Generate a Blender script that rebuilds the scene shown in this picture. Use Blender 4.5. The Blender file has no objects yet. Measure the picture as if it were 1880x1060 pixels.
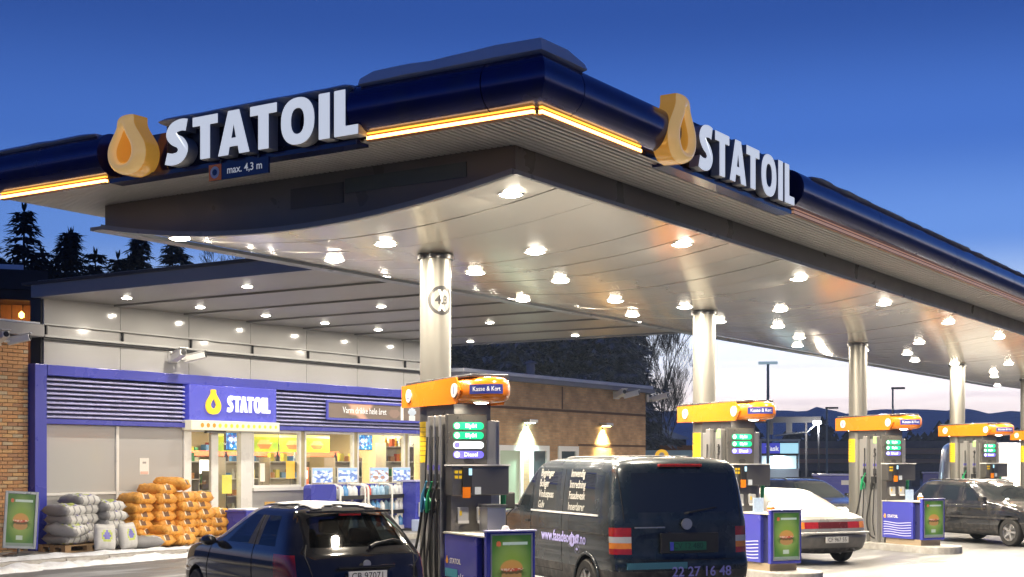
import bpy, bmesh, math, random
from mathutils import Vector, Matrix, noise

R = math.radians
random.seed(7)
sc = bpy.context.scene
COL = sc.collection

# ------------------------------------------------------------------ camera
TH = R(33.067)                       # heading of the optical axis, from +X (the row of pumps) towards +Y
cam = bpy.data.cameras.new('camera')
cam_ob = bpy.data.objects.new('camera', cam)
COL.objects.link(cam_ob)
cam.sensor_width = 36.0
cam.lens = 36.0 * 2565.0 / 1880.0
cam.shift_y = (848 - 530) / 1880.0
cam.clip_start = 0.1
cam.clip_end = 9000
cam_ob.location = (0, 0, 1.9)
cam_ob.rotation_euler = (R(90), 0, TH - R(90))
sc.camera = cam_ob

# ------------------------------------------------------------------ sky (dusk)
world = bpy.data.worlds.new('World')
sc.world = world
world.use_nodes = True
wn, wl = world.node_tree.nodes, world.node_tree.links
wn.clear()
SUN_AZ = R(20)                       # heading of the afterglow, from +X towards +Y
SUN_EL = R(-3.0)

def wnode(kind, **kw):
    n = wn.new(kind)
    for k, v in kw.items():
        setattr(n, k, v)
    return n

def wmath(op, a, b=None, clamp=False):
    n = wnode('ShaderNodeMath', operation=op, use_clamp=clamp)
    for i, v in enumerate((a, b)):
        if v is None:
            continue
        if isinstance(v, (int, float)):
            n.inputs[i].default_value = v
        else:
            wl.new(v, n.inputs[i])
    return n.outputs[0]

out = wnode('ShaderNodeOutputWorld')
bg = wnode('ShaderNodeBackground')
wl.new(bg.outputs[0], out.inputs[0])
sky = wnode('ShaderNodeTexSky', sky_type='NISHITA')
sky.sun_disc = False
sky.sun_elevation = SUN_EL
sky.sun_rotation = R(90) - SUN_AZ
sky.altitude = 200
sky.air_density = 1.0
sky.dust_density = 0.6
sky.ozone_density = 3.0

tc = wnode('ShaderNodeTexCoord')
sep = wnode('ShaderNodeSeparateXYZ')
wl.new(tc.outputs['Generated'], sep.inputs[0])
sx, sy, sz = sep.outputs
elev = wmath('MULTIPLY', wmath('ARCSINE', sz), 180 / math.pi)
t_el = wmath('DIVIDE', elev, 60.0, clamp=True)
glow = wmath('ADD', wmath('MULTIPLY', sx, math.cos(SUN_AZ)), wmath('MULTIPLY', sy, math.sin(SUN_AZ)))
glow = wmath('POWER', wmath('MULTIPLY', wmath('ADD', glow, 1.0), 0.5, clamp=True), 4.5)

def ramp(stops):
    n = wnode('ShaderNodeValToRGB')
    n.color_ramp.interpolation = 'EASE'
    e = n.color_ramp.elements
    while len(e) < len(stops):
        e.new(0.5)
    for el, (p, c) in zip(e, stops):
        el.position = p / 60.0
        el.color = (*c, 1)
    wl.new(t_el, n.inputs[0])
    return n.outputs[0]

warm = ramp([(0, (3.0, 2.3, 2.0)), (2.2, (2.8, 2.45, 2.35)), (4.4, (1.75, 1.85, 2.1)), (6.4, (.62, .86, 1.3)), (9.0, (.19, .40, 1.0)), (13, (.076, .21, .72)), (18, (.030, .098, .41)), (26, (.014, .044, .22)), (60, (.008, .023, .12))])
cool = ramp([(0, (.10, .13, .26)), (4, (.10, .17, .40)), (8, (.075, .17, .48)), (11, (.055, .145, .46)), (15, (.034, .095, .36)), (20, (.020, .058, .25)), (30, (.012, .035, .17)), (60, (.007, .021, .11))])

def wmix(f, a, b):
    n = wnode('ShaderNodeMix', data_type='RGBA')
    for sock, v in ((n.inputs[0], f), (n.inputs[6], a), (n.inputs[7], b)):
        if isinstance(v, (int, float)):
            sock.default_value = v
        elif isinstance(v, tuple):
            sock.default_value = (*v, 1)
        else:
            wl.new(v, sock)
    return n.outputs[2]

dusk = wmix(glow, cool, warm)
# thin streaks of cloud low over the hills
comb = wnode('ShaderNodeCombineXYZ')
wl.new(sx, comb.inputs[0]); wl.new(sy, comb.inputs[1])
wl.new(wmath('MULTIPLY', sz, 16.0), comb.inputs[2])
nz = wnode('ShaderNodeTexNoise')
nz.inputs['Scale'].default_value = 3.2
nz.inputs['Detail'].default_value = 5
nz.inputs['Roughness'].default_value = 0.55
wl.new(comb.outputs[0], nz.inputs['Vector'])
mr = wnode('ShaderNodeMapRange')
mr.inputs[1].default_value = 0.52; mr.inputs[2].default_value = 0.68
wl.new(nz.outputs[0], mr.inputs[0])
low = wmath('SUBTRACT', 1.0, wmath('DIVIDE', elev, 8.0, clamp=True))
dusk = wmix(wmath('MULTIPLY', wmath('MULTIPLY', mr.outputs[0], low), 0.75), dusk, (.85, .70, .98))
blend = wmix(0.12, dusk, sky.outputs[0])
wl.new(blend, bg.inputs[0])
bg.inputs[1].default_value = 1.08

sc.render.engine = 'CYCLES'
sc.view_settings.view_transform = 'Standard'
sc.view_settings.look = 'None'
sc.view_settings.gamma = 1.0
sc.view_settings.use_curve_mapping = False
sc.view_settings.exposure = 0.0
cy = sc.cycles
cy.use_denoising = True
cy.max_bounces = 7
cy.diffuse_bounces = 3
cy.glossy_bounces = 4
cy.transmission_bounces = 6
cy.transparent_max_bounces = 12
cy.sample_clamp_indirect = 6.0
cy.caustics_reflective = False
cy.caustics_refractive = False

# ------------------------------------------------------------------ materials
MATS = {}

def srgb(r, g, b):
    f = lambda c: (c / 255 / 12.92) if c / 255 <= 0.04045 else ((c / 255 + 0.055) / 1.055) ** 2.4
    return (f(r), f(g), f(b))

def pbr(name, base, rough=0.5, metal=0.0, var=0.12, scale=4.0, bump=0.0, bscale=60.0, coat=0.0, rvar=0.1,
        emit=None, estr=0.0, dirt=None, dirt_amt=0.0, spec=0.5, stretch=None):
    """A procedural surface: base colour broken up by noise, uneven gloss, optional fine relief and grime."""
    if name in MATS:
        return MATS[name]
    m = bpy.data.materials.new(name)
    MATS[name] = m
    m.use_nodes = True
    nt = m.node_tree
    n, l = nt.nodes, nt.links
    p = n['Principled BSDF']
    p.inputs['Metallic'].default_value = metal
    p.inputs['Specular IOR Level'].default_value = spec
    if coat:
        p.inputs['Coat Weight'].default_value = coat
        p.inputs['Coat Roughness'].default_value = 0.05
    tc = n.new('ShaderNodeTexCoord')
    src = tc.outputs['Object']
    if stretch:
        mp = n.new('ShaderNodeMapping')
        mp.inputs['Scale'].default_value = stretch
        l.new(src, mp.inputs[0])
        src = mp.outputs[0]
    a = n.new('ShaderNodeTexNoise')
    a.inputs['Scale'].default_value = scale
    a.inputs['Detail'].default_value = 6
    l.new(src, a.inputs['Vector'])
    mix = n.new('ShaderNodeMix'); mix.data_type = 'RGBA'
    lo = tuple(max(0, c * (1 - var)) for c in base)
    hi = tuple(min(1, c * (1 + var)) for c in base)
    mix.inputs[6].default_value = (*lo, 1); mix.inputs[7].default_value = (*hi, 1)
    l.new(a.outputs[0], mix.inputs[0])
    colour = mix.outputs[2]
    if dirt:
        d = n.new('ShaderNodeTexNoise')
        d.inputs['Scale'].default_value = scale * 1.7
        d.inputs['Detail'].default_value = 8
        l.new(src, d.inputs['Vector'])
        mr = n.new('ShaderNodeMapRange')
        mr.inputs[1].default_value = 0.45; mr.inputs[2].default_value = 0.75
        mr.inputs[4].default_value = dirt_amt
        l.new(d.outputs[0], mr.inputs[0])
        mx = n.new('ShaderNodeMix'); mx.data_type = 'RGBA'
        mx.inputs[7].default_value = (*dirt, 1)
        l.new(mr.outputs[0], mx.inputs[0]); l.new(colour, mx.inputs[6])
        colour = mx.outputs[2]
    l.new(colour, p.inputs['Base Color'])
    mrr = n.new('ShaderNodeMapRange')
    mrr.inputs[1].default_value = 0.3; mrr.inputs[2].default_value = 0.7
    mrr.inputs[3].default_value = max(0.02, rough - rvar); mrr.inputs[4].default_value = min(1, rough + rvar)
    l.new(a.outputs[0], mrr.inputs[0]); l.new(mrr.outputs[0], p.inputs['Roughness'])
    if bump:
        b = n.new('ShaderNodeTexNoise')
        b.inputs['Scale'].default_value = bscale
        b.inputs['Detail'].default_value = 4
        l.new(src, b.inputs['Vector'])
        bp = n.new('ShaderNodeBump')
        bp.inputs['Strength'].default_value = bump
        bp.inputs['Distance'].default_value = 0.02
        l.new(b.outputs[0], bp.inputs['Height']); l.new(bp.outputs[0], p.inputs['Normal'])
    if emit:
        p.inputs['Emission Color'].default_value = (*emit, 1)
        p.inputs['Emission Strength'].default_value = estr
    return m

def glow(name, c, s):
    if name in MATS:
        return MATS[name]
    m = bpy.data.materials.new(name); MATS[name] = m
    m.use_nodes = True
    p = m.node_tree.nodes['Principled BSDF']
    p.inputs['Base Color'].default_value = (*[min(.8, x) for x in c], 1)
    p.inputs['Roughness'].default_value = 0.4
    p.inputs['Emission Color'].default_value = (*c, 1)
    p.inputs['Emission Strength'].default_value = s
    return m

def glass(name, tint=(1, 1, 1), clear=0.85, rough=0.02):
    """Thin pane: see-through with a Fresnel reflection."""
    if name in MATS:
        return MATS[name]
    m = bpy.data.materials.new(name); MATS[name] = m
    m.use_nodes = True
    n, l = m.node_tree.nodes, m.node_tree.links
    n.clear()
    o = n.new('ShaderNodeOutputMaterial')
    t = n.new('ShaderNodeBsdfTransparent'); t.inputs[0].default_value = (*[c * clear for c in tint], 1)
    g = n.new('ShaderNodeBsdfGlossy'); g.inputs['Roughness'].default_value = rough
    g.inputs['Color'].default_value = (.9, .9, .9, 1)
    lw_ = n.new('ShaderNodeLayerWeight'); lw_.inputs['Blend'].default_value = .5
    pw_ = n.new('ShaderNodeMath'); pw_.operation = 'POWER'; pw_.inputs[1].default_value = 5.0
    l.new(lw_.outputs['Facing'], pw_.inputs[0])
    f = n.new('ShaderNodeMapRange'); f.inputs[3].default_value = .05; f.inputs[4].default_value = .9
    l.new(pw_.outputs[0], f.inputs[0])
    mx = n.new('ShaderNodeMixShader')
    l.new(f.outputs[0], mx.inputs[0]); l.new(t.outputs[0], mx.inputs[1]); l.new(g.outputs[0], mx.inputs[2])
    l.new(mx.outputs[0], o.inputs[0])
    return m

def printed(name, rough=0.35, estr=0.0):
    """Flat print: colour comes from the sheet's own printed picture (a colour attribute)."""
    if name in MATS:
        return MATS[name]
    m = bpy.data.materials.new(name); MATS[name] = m
    m.use_nodes = True
    n, l = m.node_tree.nodes, m.node_tree.links
    p = n['Principled BSDF']
    at = n.new('ShaderNodeAttribute'); at.attribute_name = 'print'
    l.new(at.outputs['Color'], p.inputs['Base Color'])
    p.inputs['Roughness'].default_value = rough
    if estr:
        l.new(at.outputs['Color'], p.inputs['Emission Color'])
        p.inputs['Emission Strength'].default_value = estr
    return m

# ------------------------------------------------------------------ mesh builder
class MB:
    def __init__(self):
        self.v, self.f, self.mi, self.cur = [], [], [], 0

    def add(self, vs, fs, M=None):
        o = len(self.v)
        self.v += [tuple(M @ Vector(p)) for p in vs] if M is not None else [tuple(p) for p in vs]
        for f in fs:
            self.f.append(tuple(i + o for i in f)); self.mi.append(self.cur)
        return self

    def box(self, x0, x1, y0, y1, z0, z1, M=None):
        x0, x1 = min(x0, x1), max(x0, x1); y0, y1 = min(y0, y1), max(y0, y1); z0, z1 = min(z0, z1), max(z0, z1)
        vs = [(x, y, z) for z in (z0, z1) for y in (y0, y1) for x in (x0, x1)]
        return self.add(vs, [(0, 2, 3, 1), (4, 5, 7, 6), (0, 1, 5, 4), (2, 6, 7, 3), (0, 4, 6, 2), (1, 3, 7, 5)], M)

    def cbox(self, c, s, M=None):
        return self.box(c[0] - s[0] / 2, c[0] + s[0] / 2, c[1] - s[1] / 2, c[1] + s[1] / 2, c[2] - s[2] / 2, c[2] + s[2] / 2, M)

    def loft(self, rings, close=True, cap0=True, cap1=True, M=None):
        n = len(rings[0]); vs = [p for r in rings for p in r]; fs = []
        for i in range(len(rings) - 1):
            for j in range(n if close else n - 1):
                k = (j + 1) % n
                fs.append((i * n + j, i * n + k, (i + 1) * n + k, (i + 1) * n + j))
        if cap0: fs.append(tuple(reversed(range(n))))
        if cap1: fs.append(tuple((len(rings) - 1) * n + j for j in range(n)))
        return self.add(vs, fs, M)

    def tube(self, pts, rad, n=10, caps=True, M=None):
        pts = [Vector(p) for p in pts]
        rad = rad if isinstance(rad, (list, tuple)) else [rad] * len(pts)
        rings = []
        ref = None
        for i, p in enumerate(pts):
            t = (pts[min(i + 1, len(pts) - 1)] - pts[max(i - 1, 0)]).normalized()
            if ref is None:
                ref = Vector((0, 0, 1)) if abs(t.z) < .9 else Vector((1, 0, 0))
            u = t.cross(ref)
            if u.length < 1e-5:
                u = t.cross(Vector((0.3, 1, 0.2)))
            u.normalize(); w = u.cross(t).normalized()
            ref = w
            rings.append([tuple(p + (u * math.cos(a) + w * math.sin(a)) * rad[i]) for a in [2 * math.pi * k / n for k in range(n)]])
        return self.loft(rings, True, caps, caps, M)

    def cyl(self, p0, p1, r0, r1=None, n=16, M=None):
        return self.tube([p0, p1], [r0, r0 if r1 is None else r1], n, True, M)

    def lathe(self, prof, n=24, M=None, caps=True):
        """prof: (r, z) pairs, turned about z."""
        rings = [[(r * math.cos(2 * math.pi * k / n), r * math.sin(2 * math.pi * k / n), z) for k in range(n)] for r, z in prof]
        return self.loft(rings, True, caps and prof[0][0] > 1e-4, caps and prof[-1][0] > 1e-4, M)

    def prism(self, poly, h0, h1, M=None):
        """2-D outline (x, y) extruded along z."""
        n = len(poly)
        vs = [(x, y, h0) for x, y in poly] + [(x, y, h1) for x, y in poly]
        fs = [tuple(reversed(range(n))), tuple(range(n, 2 * n))]
        for i in range(n):
            j = (i + 1) % n
            fs.append((i, j, n + j, n + i))
        return self.add(vs, fs, M)

    def mesh(self, name, mats, smooth=None):
        me = bpy.data.meshes.new(name)
        me.from_pydata(self.v, [], self.f)
        for m in (mats if isinstance(mats, (list, tuple)) else [mats]):
            me.materials.append(m)
        if any(self.mi):
            me.polygons.foreach_set('material_index', self.mi)
        bm = bmesh.new(); bm.from_mesh(me)
        bmesh.ops.recalc_face_normals(bm, faces=bm.faces)
        bm.to_mesh(me); bm.free()
        if smooth:
            me.shade_smooth() if hasattr(me, 'shade_smooth') else None
            for p in me.polygons: p.use_smooth = True
            try:
                me.set_sharp_from_angle(angle=R(smooth))
            except Exception:
                pass
        me.update()
        return me

    def obj(self, name, mats, parent=None, smooth=None, bevel=0, M=None):
        return link(name, self.mesh(name, mats, smooth), parent, bevel, M)

def link(name, me, parent=None, bevel=0, M=None):
    o = bpy.data.objects.new(name, me)
    COL.objects.link(o)
    if parent is not None: o.parent = parent
    if M is not None: o.matrix_local = M
    if bevel:
        b = o.modifiers.new('bevel', 'BEVEL')
        b.width = bevel; b.segments = 2; b.limit_method = 'ANGLE'; b.angle_limit = R(40)
    return o

def tag(o, label=None, cat=None, group=None, kind=None):
    if label: o['label'] = label
    if cat: o['category'] = cat
    if group: o['group'] = group
    if kind: o['kind'] = kind
    return o

def empty(name, loc=(0, 0, 0), rz=0.0, label=None, cat=None, group=None):
    o = bpy.data.objects.new(name, None)
    COL.objects.link(o)
    o.location = loc; o.rotation_euler = (0, 0, rz)
    o.empty_display_size = 0.2
    return tag(o, label, cat, group)

def copy_tree(o, parent=None):
    c = o.copy(); COL.objects.link(c)
    if parent is not None: c.parent = parent
    for ch in o.children: copy_tree(ch, c)
    return c

def rect_frame(mb, x0, x1, z0, z1, y0, y1, t, M=None):
    """A frame in the XZ plane: two full-length uprights and two rails between them."""
    mb.box(x0, x0 + t, y0, y1, z0, z1, M); mb.box(x1 - t, x1, y0, y1, z0, z1, M)
    mb.box(x0 + t, x1 - t, y0, y1, z1 - t, z1, M); mb.box(x0 + t, x1 - t, y0, y1, z0, z0 + t, M)

def print_sheet(name, w, h, nx, ny, fn, parent, M, estr=0.0, rough=0.35, thick=0.004):
    """A flat printed sheet in local XZ (front = -y), with the picture fn(u, v) as its colours."""
    me = bpy.data.meshes.new(name)
    vs, fs = [], []
    for j in range(ny + 1):
        for i in range(nx + 1):
            vs.append((w * i / nx, 0, h * j / ny))
    for j in range(ny):
        for i in range(nx):
            a = j * (nx + 1) + i
            fs.append((a, a + 1, a + nx + 2, a + nx + 1))
    b = len(vs)
    vs += [(0, thick, 0), (w, thick, 0), (w, thick, h), (0, thick, h)]
    fs.append((b, b + 3, b + 2, b + 1))
    me.from_pydata(vs, [], fs)
    at = me.attributes.new('print', 'FLOAT_COLOR', 'CORNER')
    data = []
    for p in me.polygons:
        if p.index < nx * ny:
            i, j = p.index % nx, p.index // nx
            c = fn((i + .5) / nx, (j + .5) / ny)
        else:
            c = (.6, .6, .6)
        for _ in p.loop_indices:
            data += [c[0], c[1], c[2], 1]
    at.data.foreach_set('color', data)
    me.materials.append(printed('print_%d_%d' % (int(estr * 100), int(rough * 100)), rough, estr))
    return link(name, me, parent, 0, M)

def text_obj(name, s, size, mat, parent, M, depth=0.002, bold=0.0, align='CENTER', squeeze=1.0):
    """Lettering lying in local XZ (read from -y)."""
    cu = bpy.data.curves.new(name, 'FONT')
    cu.body = s; cu.size = size; cu.extrude = depth; cu.offset = bold * size
    cu.align_x = align; cu.align_y = 'CENTER'; cu.resolution_u = 3
    t = bpy.data.objects.new(name, cu)
    COL.objects.link(t)
    dg = bpy.context.evaluated_depsgraph_get()
    me = bpy.data.meshes.new_from_object(t.evaluated_get(dg))
    bpy.data.objects.remove(t); bpy.data.curves.remove(cu)
    me.transform(Matrix.Rotation(R(90), 4, 'X') @ Matrix.Diagonal((squeeze, 1, 1, 1)))
    me.materials.clear(); me.materials.append(mat)
    return link(name, me, parent, 0, M)

def T(x, y, z): return Matrix.Translation((x, y, z))
def RZ(a): return Matrix.Rotation(a, 4, 'Z')
def RX(a): return Matrix.Rotation(a, 4, 'X')
def RY(a): return Matrix.Rotation(a, 4, 'Y')

def lamp(name, kind, loc, power, color, parent=None, size=0.2, spot=None, blend=0.6, rot=(0, 0, 0)):
    L = bpy.data.lights.new(name, kind)
    L.energy = power; L.color = color
    if kind == 'AREA':
        L.shape = 'DISK'; L.size = size
        if spot: L.spread = spot
    elif kind == 'SPOT':
        L.shadow_soft_size = size; L.spot_size = spot; L.spot_blend = blend
    else:
        L.shadow_soft_size = size
    o = bpy.data.objects.new(name, L)
    COL.objects.link(o)
    o.location = loc; o.rotation_euler = rot
    if parent: o.parent = parent
    return o

ORD = ['first', 'second', 'third', 'fourth', 'fifth', 'sixth', 'seventh', 'eighth', 'ninth', 'tenth', 'eleventh', 'twelfth']

# ------------------------------------------------------------------ common materials
WHITE = pbr('white_paint', (.78, .77, .74), .35, var=.05, scale=3)
PEARL = pbr('panel_white', (.47, .465, .455), .09, var=.03, scale=.8, rvar=.02)
ALU = pbr('brushed_metal', (.62, .61, .58), .30, metal=.9, var=.03, scale=3, rvar=.02)
ALUD = pbr('dark_metal', (.16, .16, .16), .32, metal=.7, var=.1, scale=5)
NAVY = pbr('navy_enamel', (.010, .016, .10), .14, var=.1, scale=2, coat=.6, rvar=.05)
BLUE = pbr('blue_paint', (.055, .065, .42), .28, var=.04, scale=1.2, rvar=.03)
SLATB = pbr('slat_blue', (.50, .51, .80), .3, var=.06, scale=3)
BLACK = pbr('black_plastic', (.018, .018, .02), .45, var=.2, scale=8)
RUBBER = pbr('rubber', (.02, .02, .02), .7, var=.2, scale=20)
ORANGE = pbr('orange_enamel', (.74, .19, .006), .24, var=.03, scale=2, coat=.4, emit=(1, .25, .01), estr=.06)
GREYB = pbr('grey_band', (.17, .165, .155), .35, var=.12, scale=2, rvar=.1)
STEEL = pbr('stainless', (.20, .19, .175), .36, metal=.85, var=.03, scale=2, rvar=.03)
SNOW = pbr('snow', (.80, .83, .88), .6, var=.05, scale=3, bump=.5, bscale=14, dirt=(.35, .32, .28), dirt_amt=.5)
SNOWC = pbr('clean_snow', (.80, .83, .88), .6, var=.04, scale=3, bump=.4, bscale=10)
WOOD = pbr('pallet_wood', (.36, .23, .12), .7, var=.3, scale=7, bump=.3, bscale=40, stretch=(1, 6, 6))
YELLOW = pbr('yellow_notice', (.78, .52, .02), .4, var=.05)
LETTERW = [pbr('letter_side', (.42, .43, .45), .4, var=.05), glow('letter_white', (.80, .86, .95), .62)]
TUBE = pbr('tube_navy', (.018, .026, .15), .20, metal=.5, var=.25, scale=2.2, coat=.35, rvar=.08, bump=.25, bscale=2.2, dirt=(.06, .06, .09), dirt_amt=.5)
LAMPW = (1.0, .87, .68)
LENS = glow('lamp_lens', (1.0, .92, .78), 55)
LENS2 = glow('small_lamp_lens', (1.0, .92, .78), 16)

# ------------------------------------------------------------------ ground
def ground_material():
    m = bpy.data.materials.new('asphalt_with_ice'); m.use_nodes = True
    n, l = m.node_tree.nodes, m.node_tree.links
    p = n['Principled BSDF']
    tc = n.new('ShaderNodeTexCoord')
    mp = n.new('ShaderNodeMapping'); mp.inputs['Rotation'].default_value = (0, 0, R(-60)); mp.inputs['Scale'].default_value = (.28, 1.3, 1)
    l.new(tc.outputs['Object'], mp.inputs[0])
    def noi(scale, det, src, rough=.55):
        t = n.new('ShaderNodeTexNoise'); t.inputs['Scale'].default_value = scale; t.inputs['Detail'].default_value = det
        t.inputs['Roughness'].default_value = rough
        l.new(src, t.inputs['Vector']); return t.outputs[0]
    def mrng(v, a, b, c=0, d=1):
        t = n.new('ShaderNodeMapRange'); t.inputs[1].default_value = a; t.inputs[2].default_value = b
        t.inputs[3].default_value = c; t.inputs[4].default_value = d; l.new(v, t.inputs[0]); return t.outputs[0]
    def mix(f, a, b):
        t = n.new('ShaderNodeMix'); t.data_type = 'RGBA'
        l.new(f, t.inputs[0])
        for s, v in ((6, a), (7, b)):
            if isinstance(v, tuple): t.inputs[s].default_value = (*v, 1)
            else: l.new(v, t.inputs[s])
        return t.outputs[2]
    tracks = noi(.9, 7, mp.outputs[0])
    fine = noi(38, 5, tc.outputs['Object'])
    big = noi(.22, 3, tc.outputs['Object'])
    asph = mix(fine, (.060, .060, .062), (.14, .14, .142))
    salt = mix(mrng(tracks, .38, .62), asph, (.165, .166, .17))
    frost = mrng(tracks, .54, .70)
    mul = n.new('ShaderNodeMath'); mul.operation = 'MULTIPLY'
    l.new(frost, mul.inputs[0]); l.new(mrng(big, .40, .62, .1, .9), mul.inputs[1])
    col = mix(mul.outputs[0], salt, (.47, .49, .52))
    l.new(col, p.inputs['Base Color'])
    l.new(mrng(tracks, .35, .6, .28, .62), p.inputs['Roughness'])
    bp = n.new('ShaderNodeBump'); bp.inputs['Strength'].default_value = .35; bp.inputs['Distance'].default_value = .01
    l.new(fine, bp.inputs['Height']); l.new(bp.outputs[0], p.inputs['Normal'])
    return m

g = MB(); g.box(-300, 2300, -1300, 2000, -.5, 0)
tag(g.obj('ground', ground_material()), kind='structure')

PAVE = pbr('pavement_slabs', (.26, .25, .235), .6, var=.25, scale=3, bump=.3, bscale=30, dirt=(.62, .62, .62), dirt_amt=.7)
KERBM = pbr('kerb_stone', (.33, .315, .29), .6, var=.25, scale=4, bump=.3, bscale=25, dirt=(.6, .6, .6), dirt_amt=.5)
p_ = MB(); p_.box(8, 45, 20.93, 23.36, -.1, .118)
pv = tag(p_.obj('pavement', PAVE), kind='structure')
kb = MB(); kb.box(0, .985, 0, .12, -.1, .13)
kme = kb.mesh('kerb_stone', KERBM)
for i in range(37):
    link('kerb_stone', kme, pv, .012, T(8 + i, 20.8, 0))

# snow lying along the edge of the pavement
def snow_patch(name, pts, h, parent=None, label=None):
    """A lumpy bank of snow: list of (x, y, half width) along a line, heaped up to h."""
    vs, fs = [], []
    nseg, nw = 60, 9
    for i in range(nseg + 1):
        t = i / nseg * (len(pts) - 1); k = min(int(t), len(pts) - 2); u = t - k
        x, y, w = [pts[k][c] * (1 - u) + pts[k + 1][c] * u for c in range(3)]
        for j in range(nw + 1):
            s = j / nw * 2 - 1
            px, py = x + noise.noise((x * 3, y, s)) * .06, y + s * w * (1 + .7 * noise.noise((x * 1.7, 3.1, s)) + .35 * noise.noise((x * 6, 1.1, s * 2)))
            z = h * max(0, 1 - s * s) ** .6 * (.55 + .8 * abs(noise.noise((px * 2.3, py * 4, 1.7))) + .25 * noise.noise((px * 9, py * 9, 4)))
            if i in (0, nseg): z = 0
            vs.append((px, py, z - .01))
    for i in range(nseg):
        for j in range(nw):
            a = i * (nw + 1) + j
            fs.append((a, a + nw + 1, a + nw + 2, a + 1))
    mb = MB(); mb.add(vs, fs)
    return tag(mb.obj(name, SNOW, parent, 60), kind='stuff')
snow_patch('snow', [(12.5, 20.3, .5), (14.5, 20.45, .45), (16.5, 20.55, .30), (18.6, 20.6, .16), (20.8, 20.66, .10)], .14)
sp = snow_patch('snow', [(12.5, 21.5, .5), (15.5, 21.5, .45), (17.2, 21.5, .35), (18.9, 21.45, .2), (20.5, 21.3, .12)], .07); sp.location.z = .12
sp = snow_patch('snow', [(19.4, 21.35, .1), (20.2, 21.5, .16), (21.3, 21.45, .12), (22.2, 21.4, .05)], .05); sp.location.z = .12

# far hills
hm = pbr('forested_hill', (.70, .74, .80), .95, var=.35, scale=.02, spec=.1, dirt=(.85, .87, .9), dirt_amt=.8)
def hills(name, d, az0, az1, n, hfun, thick):
    vs, fs = [], []
    for i in range(n + 1):
        a = az0 + (az1 - az0) * i / n
        for dd, hh in ((d, -2), (d + thick * .35, hfun(a) * .55), (d + thick * .7, hfun(a) * .92), (d + thick, hfun(a)), (d + thick * 1.6, hfun(a) * .7), (d + thick * 2, -2)):
            wob = 1 + .03 * noise.noise((a * 40, dd * .01, 0))
            vs.append((math.cos(a) * dd, math.sin(a) * dd, max(-2, hh * (wob + .05 * noise.noise((a * 90, dd * .02, 3))))))
    for i in range(n):
        for j in range(5):
            q = i * 6 + j
            fs.append((q, q + 6, q + 7, q + 1))
    mb = MB(); mb.add(vs, fs)
    return tag(mb.obj(name, hm, None, 80), kind='structure')
hills('hills', 1250, R(-30), R(70), 260, lambda a: 62 + 9 * noise.noise((math.degrees(a) * .23, 1, 0)) + 4 * noise.noise((math.degrees(a) * .9, 5, 0)) - 5 * max(0, 18 - math.degrees(a)) / 10 + 2.5 * noise.noise((math.degrees(a) * 6, 2, 2)), 420)

# ------------------------------------------------------------------ canopy over the pumps
CX0, CX1, CY0, CY1, CZ = 10.9, 57.0, 6.8, 14.62, 5.12      # outer edge of the soffit
BX0, BX1, BY0, BY1 = 11.92, 56.0, 7.72, 13.86              # inner band
ZE, SAG, YC, HW = 4.86, .30, 10.79, 3.07
def arc_z(y): return ZE - SAG * (1 - ((y - YC) / HW) ** 2)

can = empty('fuel_canopy', (CX0, YC, 0), 0, 'long flat canopy with dark blue edge over the row of fuel pumps', 'canopy')
cM = T(-CX0, -YC, 0)
SOFFIT = pbr('corrugated_white', (.66, .64, .60), .4, var=.06, scale=3, rvar=.08)
CEIL = pbr('polished_ceiling', (.90, .86, .76), .20, metal=.56, var=.03, scale=1.0, rvar=.02)

def corrugated(mb, x0, x1, y0, y1):
    """Ribbed sheet lying at soffit height, its ribs running along x."""
    n = max(1, round((y1 - y0) / .075)); p = (y1 - y0) / n
    prof = []
    for i in range(n):
        y = y0 + i * p
        prof += [(y, CZ), (y + p * .5, CZ), (y + p * .6, CZ + .022), (y + p * .9, CZ + .022)]
    prof.append((y1, CZ))
    vs = [(x0, y, z) for y, z in prof] + [(x1, y, z) for y, z in prof]
    k = len(prof)
    mb.add(vs, [(i, i + 1, k + i + 1, k + i) for i in range(k - 1)], cM)
s = MB()
corrugated(s, CX0 + .06, CX1 - .06, CY0 + .06, BY0)
corrugated(s, CX0 + .06, BX0, BY0, BY1)
corrugated(s, BX1, CX1 - .06, BY0, BY1)
corrugated(s, CX0 + .06, CX1 - .06, BY1, CY1 - .06)
tag(s.obj('soffit', SOFFIT, can), kind=None)

rf = MB(); rf.box(CX0 + .3, CX1 - .3, CY0 + .3, CY1 - .3, CZ + .03, CZ + .42, cM)
rf.obj('roof', GREYB, can)
rs = MB(); rs.box(CX0 + .5, CX1 - .5, CY0 + .5, CY1 - .5, CZ + .42, CZ + .50, cM)
rs.obj('roof_snow', SNOWC, can)

# grey band between ceiling and soffit: two long sides, two curved ends
b = MB()
b.box(BX0, BX1, BY0, BY0 + .05, ZE, CZ - .002, cM); b.obj('fascia_band', GREYB, can)
b = MB()
b.box(BX0, BX1, BY1 - .05, BY1, ZE, CZ - .002, cM); b.obj('fascia_band', GREYB, can)
NA = 28
ys = [BY0 + .05 + (BY1 - BY0 - .1) * i / NA for i in range(NA + 1)]
for xx in (BX0, BX1 - .05):
    e = MB()
    poly = [(y, arc_z(y)) for y in ys] + [(ys[-1], CZ - .002), (ys[0], CZ - .002)]
    e.prism(poly, xx, xx + .05, cM @ Matrix(((0, 0, 1, 0), (1, 0, 0, 0), (0, 1, 0, 0), (0, 0, 0, 1))))
    e.obj('end_panel', GREYB, can)
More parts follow.
